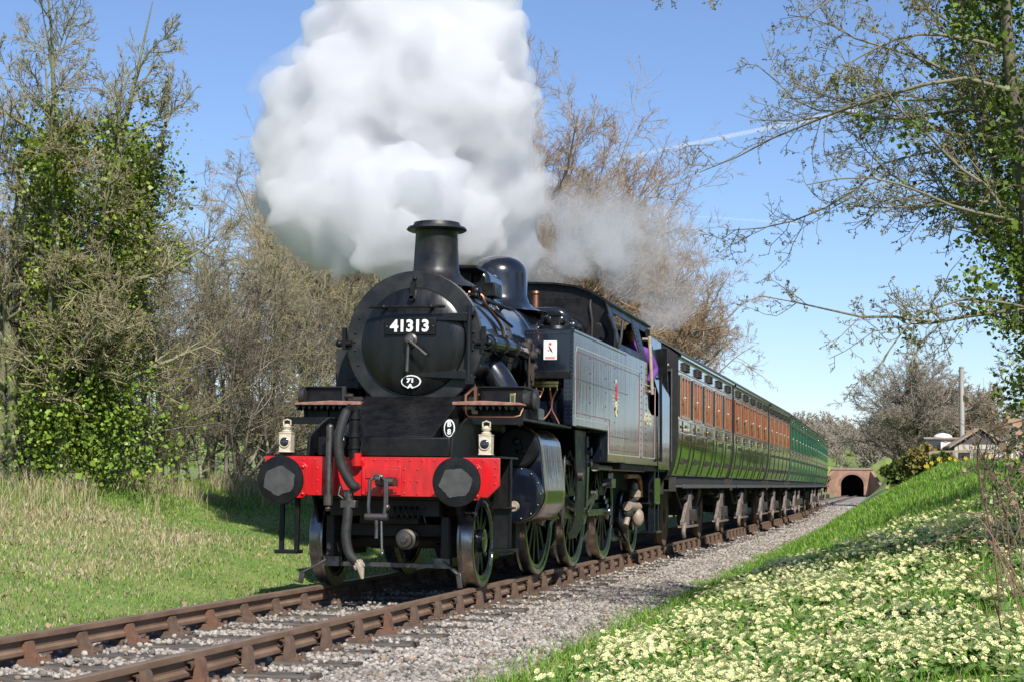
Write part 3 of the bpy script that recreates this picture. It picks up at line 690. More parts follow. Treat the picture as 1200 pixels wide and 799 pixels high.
for s in (-1,1):   # outside steam pipes
    b=MB(); b.tube(bez([(1.85,s*.58,2.30),(1.85,s*.72,2.12),(1.88,s*.88,1.85),(1.9,s*.98,1.62)],6),[.15]*19,20); b.build('steam_pipe','boiler_gloss',eng)
    b=MB(); b.cyl((1.5,s*.55,2.1),(1.5,s*.62,1.67),.02,n=8); b.box(1.25,1.6,min(s*.5,s*.72),max(s*.5,s*.72),1.672,1.9); b.build('pipe_bracket','grimy_black',eng)
# left side fittings by the smokebox
b=MB(); b.box(1.6,1.9,.70,.98,1.672,2.42); b.box(1.58,1.62,.72,.76,1.7,2.6); b.sphere((1.5,.72,2.82),.04); b.sphere((1.5,.74,2.68),.03); b.cyl((1.5,.60,2.82),(1.5,.76,2.82),.02,n=8)
for z in (1.9,2.1,2.3): b.box(1.58,1.6,.70,.86,z,z+.02)
b.build('left_bracket','engine_matt',eng,bevel=.004)
# --- side tanks and cab
def side_tank(s):
    Y=s*1.30; yi=s*.74; a,c=min(Y,yi),max(Y,yi)
    b=MB()
    b.prism([(3.22,1.672),(5.25,1.672),(5.25,1.30),(6.55,1.30),(6.55,2.735),(3.02,2.735),(3.02,2.19),(3.22,2.10)],'y',a,c)
    tk=b.build('side_tank','engine_gloss',eng,bevel=.012)
    b=MB(); b.prism([(3.02,1.672),(3.22,1.672),(3.22,2.735),(3.02,2.735)],'y',Y-s*.012,Y+s*.0015); b.box(3.0,3.02,min(Y-s*.10,Y),max(Y-s*.10,Y),1.68,2.19); b.build('tank_corner','engine_gloss',tk)
    b=MB(); b.box(3.0,6.6,min(Y-s*.02,Y+s*.014),max(Y-s*.02,Y+s*.014),2.705,2.74); b.build('tank_top_beading','engine_gloss',tk,bevel=.006)
    b=MB(); b.lathe([(0,.24),(.03,.24),(.035,.2),(.07,.19),(.08,0)],(3.5,s*1.0,2.735),'z',24); b.box(3.44,3.5,s*1.0-.05,s*1.0+.05,2.80,2.93); b.box(3.42,3.54,s*1.0-.08,s*1.0+.08,2.93,2.96); b.build('tank_filler','engine_satin',tk)
    b=MB()   # rivets
    rivet_row(b,(3.015,s*.78,2.69),(3.015,s*1.27,2.69),14,.011,'x'); rivet_row(b,(3.012,s*.80,2.235),(3.012,s*1.25,2.235),5,.013,'x')
    for k in range(22): b.sphere((2.999,s*1.275,1.72+k*.046),.010,6,4,(.6,1,1)); 
    for k in range(10): b.sphere((2.999,s*1.225,1.72+k*.046),.010,6,4,(.6,1,1)) 
    for k in range(24): b.sphere((3.05,Y,1.72+k*.042),.009,6,4,(1,.6,1))
    for x in (4.05,5.1,5.75):
        for k in range(5): b.sphere((x,Y,1.80+k*.17),.011,6,4,(1,.6,1))
    for k in range(42): b.sphere((3.15+k*.088,Y,2.20),.008,6,4,(1,.6,1))
    for k in range(16): b.sphere((5.3+k*.1,Y,1.62),.008,6,4,(1,.6,1))
    b.build('rivets','engine_gloss',tk)
    b=MB(); b.box(2.985,3.02,min(s*.76,s*1.26),max(s*.76,s*1.26),2.19,2.28); b.build('angle_iron','engine_satin',tk,bevel=.006)
    return tk
tkR=side_tank(-1); tkL=side_tank(1)
# warning notice: white board, red star and lightning flash
b=MB(); b.box(3.008,3.016,-1.115,-.965,2.40,2.61); sg=b.build('warning_notice','white_paint',tkR)
b=MB(); c=(-1.04,2.575)
b.prism([(c[0]+(.024 if k%2==0 else .010)*math.sin(math.pi*k/5),c[1]+(.024 if k%2==0 else .010)*math.cos(math.pi*k/5)) for k in range(10)],'x',3.004,3.0075)
b.prism([(-1.02,2.555),(-1.035,2.545),(-1.055,2.515),(-1.035,2.518),(-1.07,2.47),(-1.062,2.50),(-1.045,2.495),(-1.03,2.52),(-1.045,2.528),(-1.03,2.55)][::-1],'x',3.004,3.0075)
b.prism([(-1.008,2.51),(-1.02,2.51),(-1.03,2.50),(-1.02,2.49)],'x',3.004,3.0075); b.box(3.004,3.0075,-1.095,-.985,2.425,2.43); b.box(3.004,3.0075,-1.095,-.985,2.412,2.417); b.build('notice_print','red_print',sg)
# brass lubricator and copper feeds
b=MB(); b.box(3.08,3.22,-1.125,-.80,2.135,2.175); b.box(3.10,3.22,-1.115,-.81,2.10,2.135); 
for k in range(4): b.cyl((3.12,-.86-.08*k,2.10),(3.12,-.86-.08*k,2.06),.016,n=8)
br=b.build('brass_lubricator','brass',tkR,bevel=.004)
b=MB(); b.cyl((3.12,-1.12,2.14),(3.12,-1.16,2.14),.03,n=12); b.build('lubricator_knob','grimy_black',br)
b=MB()
b.tube(bez([(3.12,-1.02,2.07),(3.14,-1.03,1.95),(3.14,-1.03,1.86),(3.12,-.98,1.77),(3.1,-.92,1.72)],5),.012,6); b.tube(bez([(3.12,-1.10,2.07),(3.14,-1.05,1.97),(3.14,-1.04,1.86),(3.14,-1.08,1.78),(3.12,-1.13,1.69)],5),.012,6)
b.tube(bez([(3.12,-.94,2.07),(3.1,-.90,1.98),(3.0,-.82,1.95)],5),.012,6); b.tube(bez([(3.12,-.86,2.07),(3.1,-.83,2.0),(3.0,-.78,1.97)],5),.012,6); b.build('feed_pipe','copper',br)
# lining: pale outer line and red inner line, both sides
for s in (-1,1):
    Y=s*1.3; b=MB(); 
    def ln(bb,x0,z0,x1,z1,w,off):
        d=Vector((x1-x0,0,z1-z0)).normalized(); n=Vector((-d.z,0,d.x))*w/2
        P=[(x0+n.x,z0+n.z),(x1+n.x,z1+n.z),(x1-n.x,z1-n.z),(x0-n.x,z0-n.z)]
        bb.prism(P,'y',Y-s*.002,Y+s*off)
    path=[(3.16,1.76),(3.16,2.50),(3.23,2.56),(7.72,2.56),(7.8,2.50),(7.8,1.40),(5.33,1.40),(5.33,1.76)]
    for i in range(len(path)): 
        p,q=path[i],path[(i+1)%len(path)]; ln(b,*p,*q,.013,.004)
    path2=[(8.0,1.40),(8.0,2.42),(9.2,2.42),(9.2,1.40)]
    for i in range(4): p,q=path2[i],path2[(i+1)%4]; ln(b,*p,*q,.013,.004)
    b.build('pale_lining','line_grey',tkR if s<0 else tkL)
    b=MB(); path=[(3.22,1.82),(3.22,2.46),(3.27,2.505),(7.68,2.505),(7.74,2.45),(7.74,1.455),(5.39,1.455),(5.39,1.82)]
    for i in range(len(path)): 
        p,q=path[i],path[(i+1)%len(path)]; ln(b,*p,*q,.008,.004)
    path2=[(8.06,1.455),(8.06,2.365),(9.14,2.365),(9.14,1.455)]
    for i in range(4): p,q=path2[i],path2[(i+1)%4]; ln(b,*p,*q,.008,.004)
    b.build('red_lining','line_red',tkR if s<0 else tkL)
# emblem on the tank: upright beast astride a spoked wheel with name bars
Y=-1.3
b=MB(); x0=5.86
b.prism([(x0-.02,2.08),(x0+.05,2.08),(x0+.07,2.14),(x0+.04,2.18),(x0+.075,2.22),(x0+.02,2.29),(x0-.05,2.25),(x0-.02,2.20),(x0-.06,2.15)],'y',Y-.005,Y+.002)
em=b.build('tank_emblem','red_print',tkR)
b=MB()
for z in (2.02,2.07,2.12): b.box(x0-.26,x0-.09,Y-.005,Y+.002,z,z+.022); b.box(x0+.10,x0+.27,Y-.005,Y+.002,z,z+.022)
b.prism([(x0-.05,2.30),(x0+.05,2.30),(x0+.03,2.35),(x0-.03,2.35)],'y',Y-.005,Y+.002); b.build('emblem_bars','line_grey',em)
b=MB()
for k in range(16):
    a0,a1=2*math.pi*k/16,2*math.pi*(k+1)/16; f=lambda a,r:(x0+r*math.cos(a)*1.0,1.97+r*math.sin(a))
    b.prism([f(a0,.10),f(a1,.10),f(a1,.075),f(a0,.075)],'y',Y-.005,Y+.002)
for k in range(4):
    a=math.pi*k/4; d=Vector((math.cos(a),0,math.sin(a)))*.08; b.bar((x0-d.x,Y-.0015,1.97-d.z),(x0+d.x,Y-.0015,1.97+d.z),.007,.012)
b.build('emblem_wheel','cream_paint',em)
# --- cab
def cab_side(s):
    Y=s*1.30
    b=MB(); b.prism([(6.55,1.30),(9.45,1.30),(9.45,2.02),(8.85,2.02),(8.55,2.10),(8.45,2.30),(8.42,2.735),(6.55,2.735)],'y',Y-s*.02,Y)
    o=b.build('cab_side','engine_gloss',eng)
    # upper side, leaning in; near window open, far one filled to darken the cab
    def up(x,z):
        t=(z-2.735)/(3.36-2.735); return (x,s*(1.26-.17*t),z)
    bb=MB()
    def panel(x0,x1,z0,z1):
        v=[up(x0,z0),up(x1,z0),up(x1,z1),up(x0,z1)]; w=[(p[0],p[1]-s*.02,p[2]) for p in v]
        bb.add(v+w,[(0,1,2,3),(7,6,5,4),(0,4,5,1),(1,5,6,2),(2,6,7,3),(3,7,4,0)])
    panel(6.3,6.62,2.735,3.36); panel(6.62,8.2,2.735,2.86 if s<0 else 3.26); panel(6.62,8.2,3.26,3.36); panel(8.2,8.75,2.735,3.36); panel(8.75,9.8,3.24,3.36); panel(9.45,9.8,2.735,3.24)
    bb.build('cab_upper_side','engine_satin',eng,bevel=.003)
    bb=MB(); 
    for k in range(12): bb.sphere(up(8.3,2.80+k*.045),.010,6,4); 
    for k in range(8): bb.sphere(up(8.42,2.80+k*.06),.010,6,4)
    for k in range(16): bb.sphere((8.34,Y,1.4+k*.083),.010,6,4); bb.sphere((7.9,Y,1.4+k*.083),.010,6,4)
    bb.build('rivets','engine_satin',o)
    if s<0:
        bb=MB(); bb.tube([(6.4,-1.22,2.76),(6.42,-1.26,2.9),(6.5,-1.27,3.15)],.02,8); bb.tube([(6.3,-1.2,2.76),(6.3,-1.2,3.0),(6.2,-1.13,3.2)],.016,6); bb.build('cab_pipe','engine_matt',o)
    t=link('side_number',text_mesh('41313',.24,.002,.006,'cream_paint','side_number'),o,(8.5,Y+s*.003,1.93)); t.rotation_euler=(R(90),0,0 if s<0 else math.pi)
    return o
for s in (-1,1): cab_side(s)
def cab_arc(z_off=0,ys=1.0):
    P=[(-1.10,3.35),(-1.0,3.43),(-.82,3.53),(-.63,3.595),(-.35,3.63),(0,3.645),(.35,3.63),(.63,3.595),(.82,3.53),(1.0,3.43),(1.10,3.35)]
    return [(y*ys,z+z_off) for y,z in P]
P=cab_arc(); Q=[(y*1.02,z+.025) for y,z in P]
b=MB(); b.prism(P+Q[::-1],'x',6.42,9.95); roof=b.build('cab_roof','engine_satin',eng,ang=40)
b=MB(); b.prism([(-1.24,2.5)]+cab_arc()+[(1.24,2.5)],'x',6.50,6.52); cf=b.build('cab_front','engine_satin',eng)
b=MB(); A=cab_arc(-.035,.97)
for i in range(len(A)-1):
    for k in range(4): y,z=[A[i][j]+(A[i+1][j]-A[i][j])*k/4 for j in (0,1)]; b.sphere((6.495,y,z),.010,6,4,(.6,1,1))
for k in range(8): b.sphere((6.495,-1.10+k*.004,3.2-k*.06),.010,6,4,(.6,1,1)); b.sphere((6.495,-.25-k*.07,3.45),.010,6,4,(.6,1,1))
b.build('rivets','engine_satin',cf)
b=MB(); b.tube([(6.46,-.86,2.75),(6.46,-.87,3.15),(6.46,-.84,3.35),(6.5,-.84,3.42)],.018,8); b.build('conduit','grimy_black',cf)
for s in (-1,1):
    b=MB(); b.lathe([(6.47,.13),(6.485,.15),(6.5,.15)],(0,s*.92,2.98),'x',20); b.build('spectacle_rim','engine_satin',cf)
# pillars, handrails, door, bunker
for s in (-1,1):
    b=MB(); b.cyl((8.62,s*1.345,2.30),(8.62,s*1.30,3.12),.026,n=12); b.cyl((8.62,s*1.345,2.34),(8.62,s*1.28,2.34),.02,n=8); b.cyl((8.62,s*1.30,3.08),(8.62,s*1.2,3.08),.02,n=8); b.build('cab_handrail','pale_pipe',eng)
    b=MB(); b.cyl((9.5,s*1.345,1.36),(9.5,s*1.335,2.62),.022,n=12)
    for z in (1.40,2.58): b.cyl((9.5,s*1.345,z),(9.5,s*1.26,z),.018,n=8)
    b.build('bunker_handrail','engine_satin',eng)
    b=MB(); P=[(s*1.30,1.25),(s*1.30,2.35),(s*1.18,2.75),(s*1.16,3.2),(s*1.14,3.2),(s*1.16,2.75),(s*1.28,2.35),(s*1.28,1.25)]; b.prism(P,'x',9.56,10.72); b.build('bunker_side','engine_gloss',eng,ang=50)
    b=MB(); b.box(8.62,9.5,min(s*1.27,s*1.285),max(s*1.27,s*1.285),1.32,2.0); b.build('cab_door','engine_gloss',eng)
b=MB(); b.prism([(10.70,1.1),(10.74,1.1),(10.74,2.35),(10.62,2.75),(10.62,3.1),(10.58,3.1),(10.58,2.7),(10.70,2.3)],'y',-1.28,1.28); b.build('bunker_back','engine_satin',eng)
b=MB(); b.box(9.56,9.6,-1.16,1.16,1.3,3.3); b.build('cab_back','engine_satin',eng)
b=MB(); b.box(6.5,10.7,-1.25,1.25,1.22,1.295); b.build('cab_floor','grimy_black',eng)
b=MB(); b.box(6.53,6.95,-.7,.7,1.3,3.05); b.build('backhead','grimy_black',eng,bevel=.05)
b=MB(); b.box(7.3,7.9,-1.05,-.6,1.5,2.3); b.build('cab_seat','cab_wood',eng)
b=MB(); b.box(7.0,9.5,-1.15,1.15,1.296,1.5); b.build('cab_floorboard','cab_wood',eng)
b=MB(); b.box(8.4,9.6,1.10,1.13,1.5,3.36); b.box(6.6,8.4,1.06,1.09,2.7,3.4); b.build('cab_blackout','grimy_black',eng)  # added panels closing the far doorway and window to darken the cab
# --- wheels
def spoke_mesh(r0,r1):
    b=MB(); b.prism([(-.042,r0),(.042,r0),(.032,r1),(-.032,r1)],'y',-.026,.026); return b.mesh('spoke','engine_satin')
SPK={}
def wheel(x,s,Rw,nsp,crank=None):
    pr=[(.690,Rw-.075),(.685,Rw+.028),(.705,Rw+.03),(.722,Rw+.004),(.735,Rw),(.825,Rw-.004),(.830,Rw-.01),(.830,Rw-.062),(.815,Rw-.075)]
    b=MB(); b.lathe([(s*a,r) for a,r in pr],(0,0,0),'y',64,close=True); w=b.build('wheel','bright_steel',eng,ang=28,loc=(x,0,Rw))
    b=MB(); b.lathe([(s*a,r) for a,r in ((.70,Rw-.074),(.70,Rw-.115),(.81,Rw-.115),(.818,Rw-.074))],(0,0,0),'y',48,close=True)
    b.lathe([(s*a,r) for a,r in ((.832,Rw-.060),(.8335,Rw-.012),(.826,Rw-.010),(.826,Rw-.062))],(0,0,0),'y',64,close=True); b.build('rim','engine_gloss',w)
    b=MB(); b.lathe([(s*.66,0),(s*.66,.12),(s*.84,.115),(s*.845,.085),(s*.85,0)],(0,0,0),'y',28); b.build('hub','engine_gloss',w)
    key=(Rw,)
    if key not in SPK: SPK[key]=spoke_mesh(.09,Rw-.10)
    for k in range(nsp):
        o=link('spoke',SPK[key],w,(0,s*.765,0)); o.rotation_euler=(0,2*math.pi*(k+.35)/nsp,0)
    if Rw>.6:
        b=MB(); Q=[]
        for k in range(13): a=R(60+60*k/12); Q.append((.648*math.cos(a),.648*math.sin(a)))
        b.prism(Q,'y',s*.742,s*.802); o=b.build('balance_weight','engine_gloss',w); o.rotation_euler=(0,crank+math.pi/2 if crank is not None else 0,0)
    return w
AX=[(.9,.457,10),(3.49,.762,14),(5.55,.762,14),(7.68,.762,14),(10.12,.457,10)]
for x,rw,n in AX:
    for s in (-1,1): wheel(x,s,rw,n,R(200) if rw>.6 else None)
    MB().cyl((x,-.69,rw),(x,.69,rw),.085,n=16).build('axle','grimy_black',eng)
# --- pony truck and gear between the leading wheels
b=MB(); b.box(.55,1.3,-.6,.6,.50,.62); b.box(.25,.40,-.55,.55,.70,.86); b.box(.35,1.4,-.62,-.54,.30,.70); b.box(.35,1.4,.54,.62,.30,.70); b.box(.2,.3,-.65,.65,.86,.89); b.box(.4,2.2,-.3,.3,.62,.9)
b.box(.5,.6,-.25,-.05,.42,.56); b.build('pony_truck','grimy_black',eng,bevel=.01)
for s in (-1,1):
    P=[]
    for i in range(90): a=i*.42; P.append((.62+.06*math.cos(a),s*.47+.06*math.sin(a),.42+.42*i/89))
    MB().tube(P,.014,5).build('coil_spring','engine_satin',eng)
P=[]
for i in range(80): a=i*.42; P.append((.22+.05*math.cos(a),-.10-.30*i/79,.74+.05*math.sin(a)))
MB().tube(P,.012,5).build('coil_spring','engine_satin',eng)
b=MB(); b.lathe([(.18,.0),(.18,.03),(.20,.035),(.205,.07),(.24,.075),(.25,.10),(.4,.10)],(0,-.22,.48),'x',24); b.build('truck_pivot_cap','worn_steel',eng)
b=MB(); b.box(.44,.50,-.62,.66,.20,.245); b.box(.40,.5,.50,.66,.20,.30); b.box(.40,.5,-.62,-.46,.20,.30)
b.bar((.42,.62,.27),(.36,.86,.14),.05,.02); b.bar((.36,.86,.14),(.36,.88,.03),.05,.02,(1,0,0)); b.bar((.42,-.56,.27),(.36,-.72,.15),.05,.02); b.bar((.36,-.72,.16),(.36,-.74,.02),.05,.02,(1,0,0)); b.build('guard_iron','worn_steel',eng,bevel=.004)
# front steps
b=MB(); b.box(.06,.10,.955,1.0,.36,.9); b.box(.06,.10,.80,.845,.36,.9); b.box(-.02,.16,.785,1.015,.33,.365); b.box(.0,.1,.76,1.02,.86,.90); b.build('front_step','engine_satin',eng,bevel=.004)
b=MB(); b.box(.50,.53,-1.2,-1.02,.40,1.26); b.box(.48,.5,-1.2,-1.18,.40,1.26); b.box(.44,.66,-1.24,-1.02,.37,.40); b.box(.44,.62,-1.22,-1.02,.78,.80); b.build('front_step','engine_satin',eng,bevel=.004)
b=MB(); b.cyl((.75,-.95,.80),(1.0,-1.08,.80),.05,.035,n=12); b.lathe([(0,.05),(.06,.055),(.07,.03)],(1.0,-1.1,.8),'x',12); b.tube([(1.1,-.95,.72),(1.05,-.97,.6),(1.1,-.95,.5),(1.05,-1.0,.45)],.02,8); b.build('drain_cock','pale_pipe',eng)
# --- cylinders: hull of valve chest and cylinder
for s in (-1,1):
    P=[]; c1=(s*1.0,1.40,.205); c2=(s*.96,.92,.30)
    A=[]
    for k in range(48):
        a=2*math.pi*k/48
        for cc in (c1,c2): A.append((cc[0]+cc[2]*math.cos(a),cc[1]+cc[2]*math.sin(a)))
    A=sorted(set((round(p,4),round(q,4)) for p,q in A))
    def half(pts):
        h=[]
        for p in pts:
            while len(h)>1 and (h[-1][0]-h[-2][0])*(p[1]-h[-2][1])-(h[-1][1]-h[-2][1])*(p[0]-h[-2][0])<=0: h.pop()
            h.append(p)
        return h
    hull=half(A)[:-1]+half(A[::-1])[:-1]
    b=MB(); b.prism(hull,'x',1.78,2.86); cyl_=b.build('cylinder','engine_gloss',eng,bevel=.015,ang=25)
    b=MB(); b.prism([((p-s*.98)*1.01+s*.98,(q-1.1)*1.01+1.1) for p,q in hull],'x',1.86,1.885); b.prism([((p-s*.98)*1.01+s*.98,(q-1.1)*1.01+1.1) for p,q in hull],'x',2.76,2.785); b.build('lagging_band','brass',cyl_,ang=25)
    b=MB(); b.lathe([(1.72,0),(1.715,.2),(1.73,.285),(1.78,.29)],(0,s*.96,.92),'x',36); cv=b.build('cylinder_cover','engine_gloss',cyl_)
    b=MB(); [b.sphere((1.722,s*.96+.262*math.cos(2*math.pi*k/14),.92+.262*math.sin(2*math.pi*k/14)),.012,6,4) for k in range(14)]; b.build('cover_bolts','worn_steel',cyl_)
    # slide bars, piston rod, crosshead
    b=MB(); b.box(2.88,4.35,s*.96-.04,s*.96+.04,1.10,1.16); b.box(2.88,4.35,s*.96-.04,s*.96+.04,.70,.75); b.build('slide_bar','worn_steel',eng,bevel=.004)
    b=MB(); b.cyl((2.86,s*.96,.92),(3.6,s*.96,.92),.04,n=14); b.prism([(3.45,.76),(3.75,.76),(3.8,.92),(3.75,1.09),(3.45,1.09),(3.42,.92)],'y',s*.96-.06,s*.96+.06); b.build('crosshead','bright_steel',eng,bevel=.006)
    b=MB(); b.cyl((2.86,s*1.0,1.40),(3.5,s*1.0,1.40),.03,n=12); b.prism([(3.0,1.30),(3.14,1.30),(3.2,1.5),(3.0,1.5)],'y',s*.98-.05,s*.98+.05); b.box(3.1,3.2,s*1.02-.06,s*1.02+.06,.95,1.35); b.box(3.15,3.5,s*1.0-.05,s*1.0+.05,1.12,1.25); b.build('valve_gear','worn_steel',eng,bevel=.006)
    # big curved expansion-link bracket
    P=[(4.05,1.66),(4.75,1.66),(4.78,1.2),(4.70,.75),(4.50,.50),(4.2,.40),(3.75,.40),(3.70,.46),(3.95,.52),(4.15,.66),(4.22,.95),(4.12,1.3)]
    b=MB(); b.prism(P,'y',s*1.10,s*1.125); mb=b.build('motion_bracket','engine_satin',eng,bevel=.006)
    b=MB(); b.prism([(4.72,1.60),(4.86,1.60),(4.90,1.2),(4.80,.72),(4.72,.75),(4.78,1.2)],'y',s*1.06,s*1.14); b.cyl((4.85,s*1.1,1.42),(4.85,s*1.18,1.42),.05,n=12); b.cyl((4.85,s*1.1,1.28),(4.85,s*1.18,1.28),.05,n=12); b.build('bracket_flange','engine_gloss',mb,bevel=.004)
    b=MB(); b.cyl((4.2,s*1.14,1.12),(4.2,s*1.2,1.12),.06,n=14); b.bar((3.3,s*1.05,1.30),(4.4,s*1.05,1.26),.03,.05); b.bar((3.55,s*1.1,1.35),(3.5,s*1.1,.55),.03,.05); b.bar((3.5,s*1.1,.58),(3.8,s*1.0,.70),.03,.04); b.bar((4.3,s*1.08,.62),(5.75,s*1.08,.92),.03,.06); b.build('radius_rod','worn_steel',eng,bevel=.004)
    # rods: cranks at 200 degrees (pin below and ahead)
    ca=R(200); pin=lambda x:(x+.30*math.cos(ca),.762+.30*math.sin(ca))
    b=MB(); p=[pin(x) for x in (3.49,5.55,7.68)]
    for a,c in ((0,1),(1,2)): b.bar((p[a][0],s*.90,p[a][1]),(p[c][0],s*.90,p[c][1]),.035,.085)
    for q in p: b.lathe([(s*.87,0),(s*.87,.105),(s*.935,.105),(s*.94,.06),(s*.97,.05),(s*.97,0)],(q[0],0,q[1]),'y',20); b.cyl((q[0],s*.9,q[1]+.1),(q[0],s*.9,q[1]+.16),.03,n=8)
    b.build('coupling_rod','bright_steel',eng,bevel=.004)
    b=MB(); b.bar((3.62,s*.98,.92),(p[1][0],s*.98,p[1][1]),.035,.09); b.lathe([(s*.95,0),(s*.95,.125),(s*1.02,.125),(s*1.03,.05),(s*1.06,0)],(p[1][0],0,p[1][1]),'y',20)
    b.bar((p[1][0],s*1.05,p[1][1]),(p[1][0]+.38,s*1.07,p[1][1]+.24),.03,.07); b.lathe([(s*1.03,0),(s*1.03,.07),(s*1.10,.07),(s*1.10,0)],(p[1][0]+.38,0,p[1][1]+.24),'y',16); b.build('connecting_rod','bright_steel',eng,bevel=.004)
    # mechanical drive seen above the rear driving wheel
    b=MB(); b.box(6.8,7.1,s*1.02-.07,s*1.02+.07,.98,1.10); b.lathe([(.0,.06),(.1,.06),(.11,.03),(.18,.025)],(6.95,s*1.02,1.08),'z',12); b.cyl((6.4,s*1.02,1.02),(6.85,s*1.02,1.04),.025,n=8); b.build('driven_lubricator','bright_steel',eng,bevel=.006)
    # guard plate and long pipe under the tank, brake gear, injectors, rear steps
    b=MB(); b.cyl((5.4,s*1.12,1.235),(9.3,s*1.12,1.235),.032,n=10); b.cyl((5.35,s*1.12,1.235),(5.5,s*1.12,1.235),.05,n=10); b.build('feed_water_pipe','pale_pipe',eng)
    b=MB(); b.tube(bez([(8.0,s*1.08,1.14),(8.9,s*1.08,1.14),(9.2,s*1.08,1.08),(9.3,s*1.08,.85)],6),.035,10); b.build('injector_feed','copper',eng)
    b=MB(); b.lathe([(0,.05),(.05,.09),(.12,.09),(.16,.05),(.22,.045),(.25,.03)],(8.95,s*1.05,.80),'z',16); b.cyl((8.6,s*1.0,.72),(9.2,s*1.05,.70),.07,n=14); b.sphere((9.05,s*1.08,.55),.09,12,8,(1,1,1.5)); b.sphere((9.3,s*1.06,.56),.07,12,8,(1,1,1.6)); b.cyl((8.75,s*1.02,.70),(8.6,s*.98,.45),.04,n=10); b.build('injector','injector_paint',eng)
    b=MB(); b.cyl((8.7,s*1.0,.76),(9.0,s*1.08,.84),.03,n=10); b.sphere((8.68,s*1.0,.62),.08); b.build('injector_valve','grimy_black',eng)
    b=MB(); b.box(9.55,9.59,s*1.2-.05,s*1.2+.05,.35,1.22); b.box(9.9,9.94,s*1.2-.05,s*1.2+.05,.35,1.22)
    b.box(9.5,9.98,min(s*1.05,s*1.29),max(s*1.05,s*1.29),.32,.35); b.box(9.5,9.98,min(s*1.05,s*1.27),max(s*1.05,s*1.27),.74,.765); b.box(9.45,10.02,s*1.25-.012,s*1.25+.012,.74,1.12); b.build('rear_step','engine_gloss',eng,bevel=.004)
    b=MB(); b.bar((9.0,s*.75,.55),(9.2,s*.9,.20),.05,.03); b.bar((8.6,s*.8,.25),(9.6,s*.8,.25),.05,.05); b.box(2.4,2.6,s*.76-.05,s*.76+.05,.3,.75); b.box(4.48,4.58,s*.76-.05,s*.76+.05,.3,.95); b.box(6.56,6.68,s*.76-.05,s*.76+.05,.3,.95); b.build('brake_block','grimy_black',eng)
b=MB(); b.box(2.2,10.6,-.6,.6,.75,1.25); b.box(10.72,10.78,-1.2,1.2,.88,1.27); b.build('ashpan_and_stretchers','grimy_black',eng)
for s in (-1,1):
    b=MB(); b.lathe([(10.78,.15),(11.0,.11),(11.0,.06),(11.15,.06),(11.16,.2),(11.19,.2),(11.2,0)],(0,s*.8635,1.035),'x',24); b.build('rear_buffer','grimy_black',eng)
# coal in the bunker
b=MB(); rr=random.Random(3)
for k in range(70): b.sphere((rr.uniform(9.7,10.5),rr.uniform(-1,1),2.95+rr.uniform(0,.14)),rr.uniform(.06,.11),5,4)
b.build('coal','coal',eng,smooth=False)
# --- head lamps (lift off, so things of their own)
def lamp(loc,label):
    t=thing('headlamp',loc,0,label,'lamp','pair of cream oil headlamps on the beam')
    b=MB(); b.box(-.065,.065,-.068,.068,0,.215); b.box(-.07,.07,-.073,.073,.0,.012); b.box(-.07,.07,-.073,.073,.205,.22); b.build('body','lamp_cream',t,bevel=.008)
    b=MB(); b.lathe([(.22,.05),(.235,.058),(.25,.035),(.27,.05),(.285,.055),(.30,.03),(.315,.02)],(0,0,0),'z',20); b.build('lamp_top','lamp_cream',t)
    b=MB(); b.lathe([(-.08,.06),(-.062,.068),(-.062,.05)],(0,0,.115),'x',24); ln_=b.build('lens_rim','lamp_cream',t)
    b=MB(); pr=[(-.066,.058)]+[(-.066-.03*math.sin(R(a)),.058*math.cos(R(a))) for a in (25,50,75,90)]; b.lathe(pr,(0,0,.115),'x',20); b.build('lens','lens_glass',t)
    b=MB(); b.tube([(0,-.04,.30),(0,-.042,.35),(0,0,.365),(0,.042,.35),(0,.04,.30)],.009,6); b.build('handle','lamp_cream',t)
    b=MB(); b.box(.02,.04,-.09,.09,-.02,.0); b.build('bracket','engine_satin',t)
    t.scale=(.88,.88,.88)
    return t
lamp((.07,.945,1.30),'cream oil headlamp above the buffer beside the hanging hoses')
lamp((.07,-1.05,1.29),'cream oil headlamp on the beam end beside the cylinder')
# --- crew member in the doorway
per=thing('person',(8.98,-1.0,1.5),0,'person in a purple shirt leaning in the engine cab doorway','person')
me=bpy.data.meshes.new('body'); 
J=[(0,.1,.92),(0,.05,1.15),(.0,.0,1.40),(-.02,0,1.53),(-.06,0,1.66),(.0,-.21,1.40),(.13,-.30,1.16),(-.10,-.27,1.02),(.0,.2,1.42),(.05,.30,1.15),(-.1,.28,.98),(-.02,-.0,.5),(0,0,.06),(-.02,.2,.5),(0,.2,.06),(-.17,-.26,1.00),(-.18,.27,.95),(-.14,0,.04),(-.14,.2,.04)]
E=[(0,1),(1,2),(2,3),(3,4),(2,5),(5,6),(6,7),(2,8),(8,9),(9,10),(0,11),(11,12),(0,13),(13,14),(7,15),(10,16),(12,17),(14,18)]
RR=[.17,.17,.19,.06,.05,.10,.075,.05,.10,.062,.045,.085,.055,.085,.055,.04,.04,.045,.045]
me.from_pydata(J,E,[]); me.materials.append(MATS['purple_cloth'])
bo=link('body',me,per); sk=bo.modifiers.new('skin','SKIN'); sk.use_smooth_shade=True; sd_=bo.modifiers.new('sub','SUBSURF'); sd_.levels=2; sd_.render_levels=2
for i,r in enumerate(RR): me.skin_vertices[0].data[i].radius=(r,r*.8 if i<3 else r)
me.skin_vertices[0].data[0].use_root=True
b=MB(); b.sphere((-.08,0,1.70),.105,18,12,(.95,.78,1.18)); b.sphere((-.185,0,1.69),.022,8,6,(1,.8,1.3)); b.sphere((-.08,.085,1.69),.025,8,6,(.8,.4,1.3)); b.sphere((-.08,-.085,1.69),.025,8,6,(.8,.4,1.3)); b.build('head','skin',per)
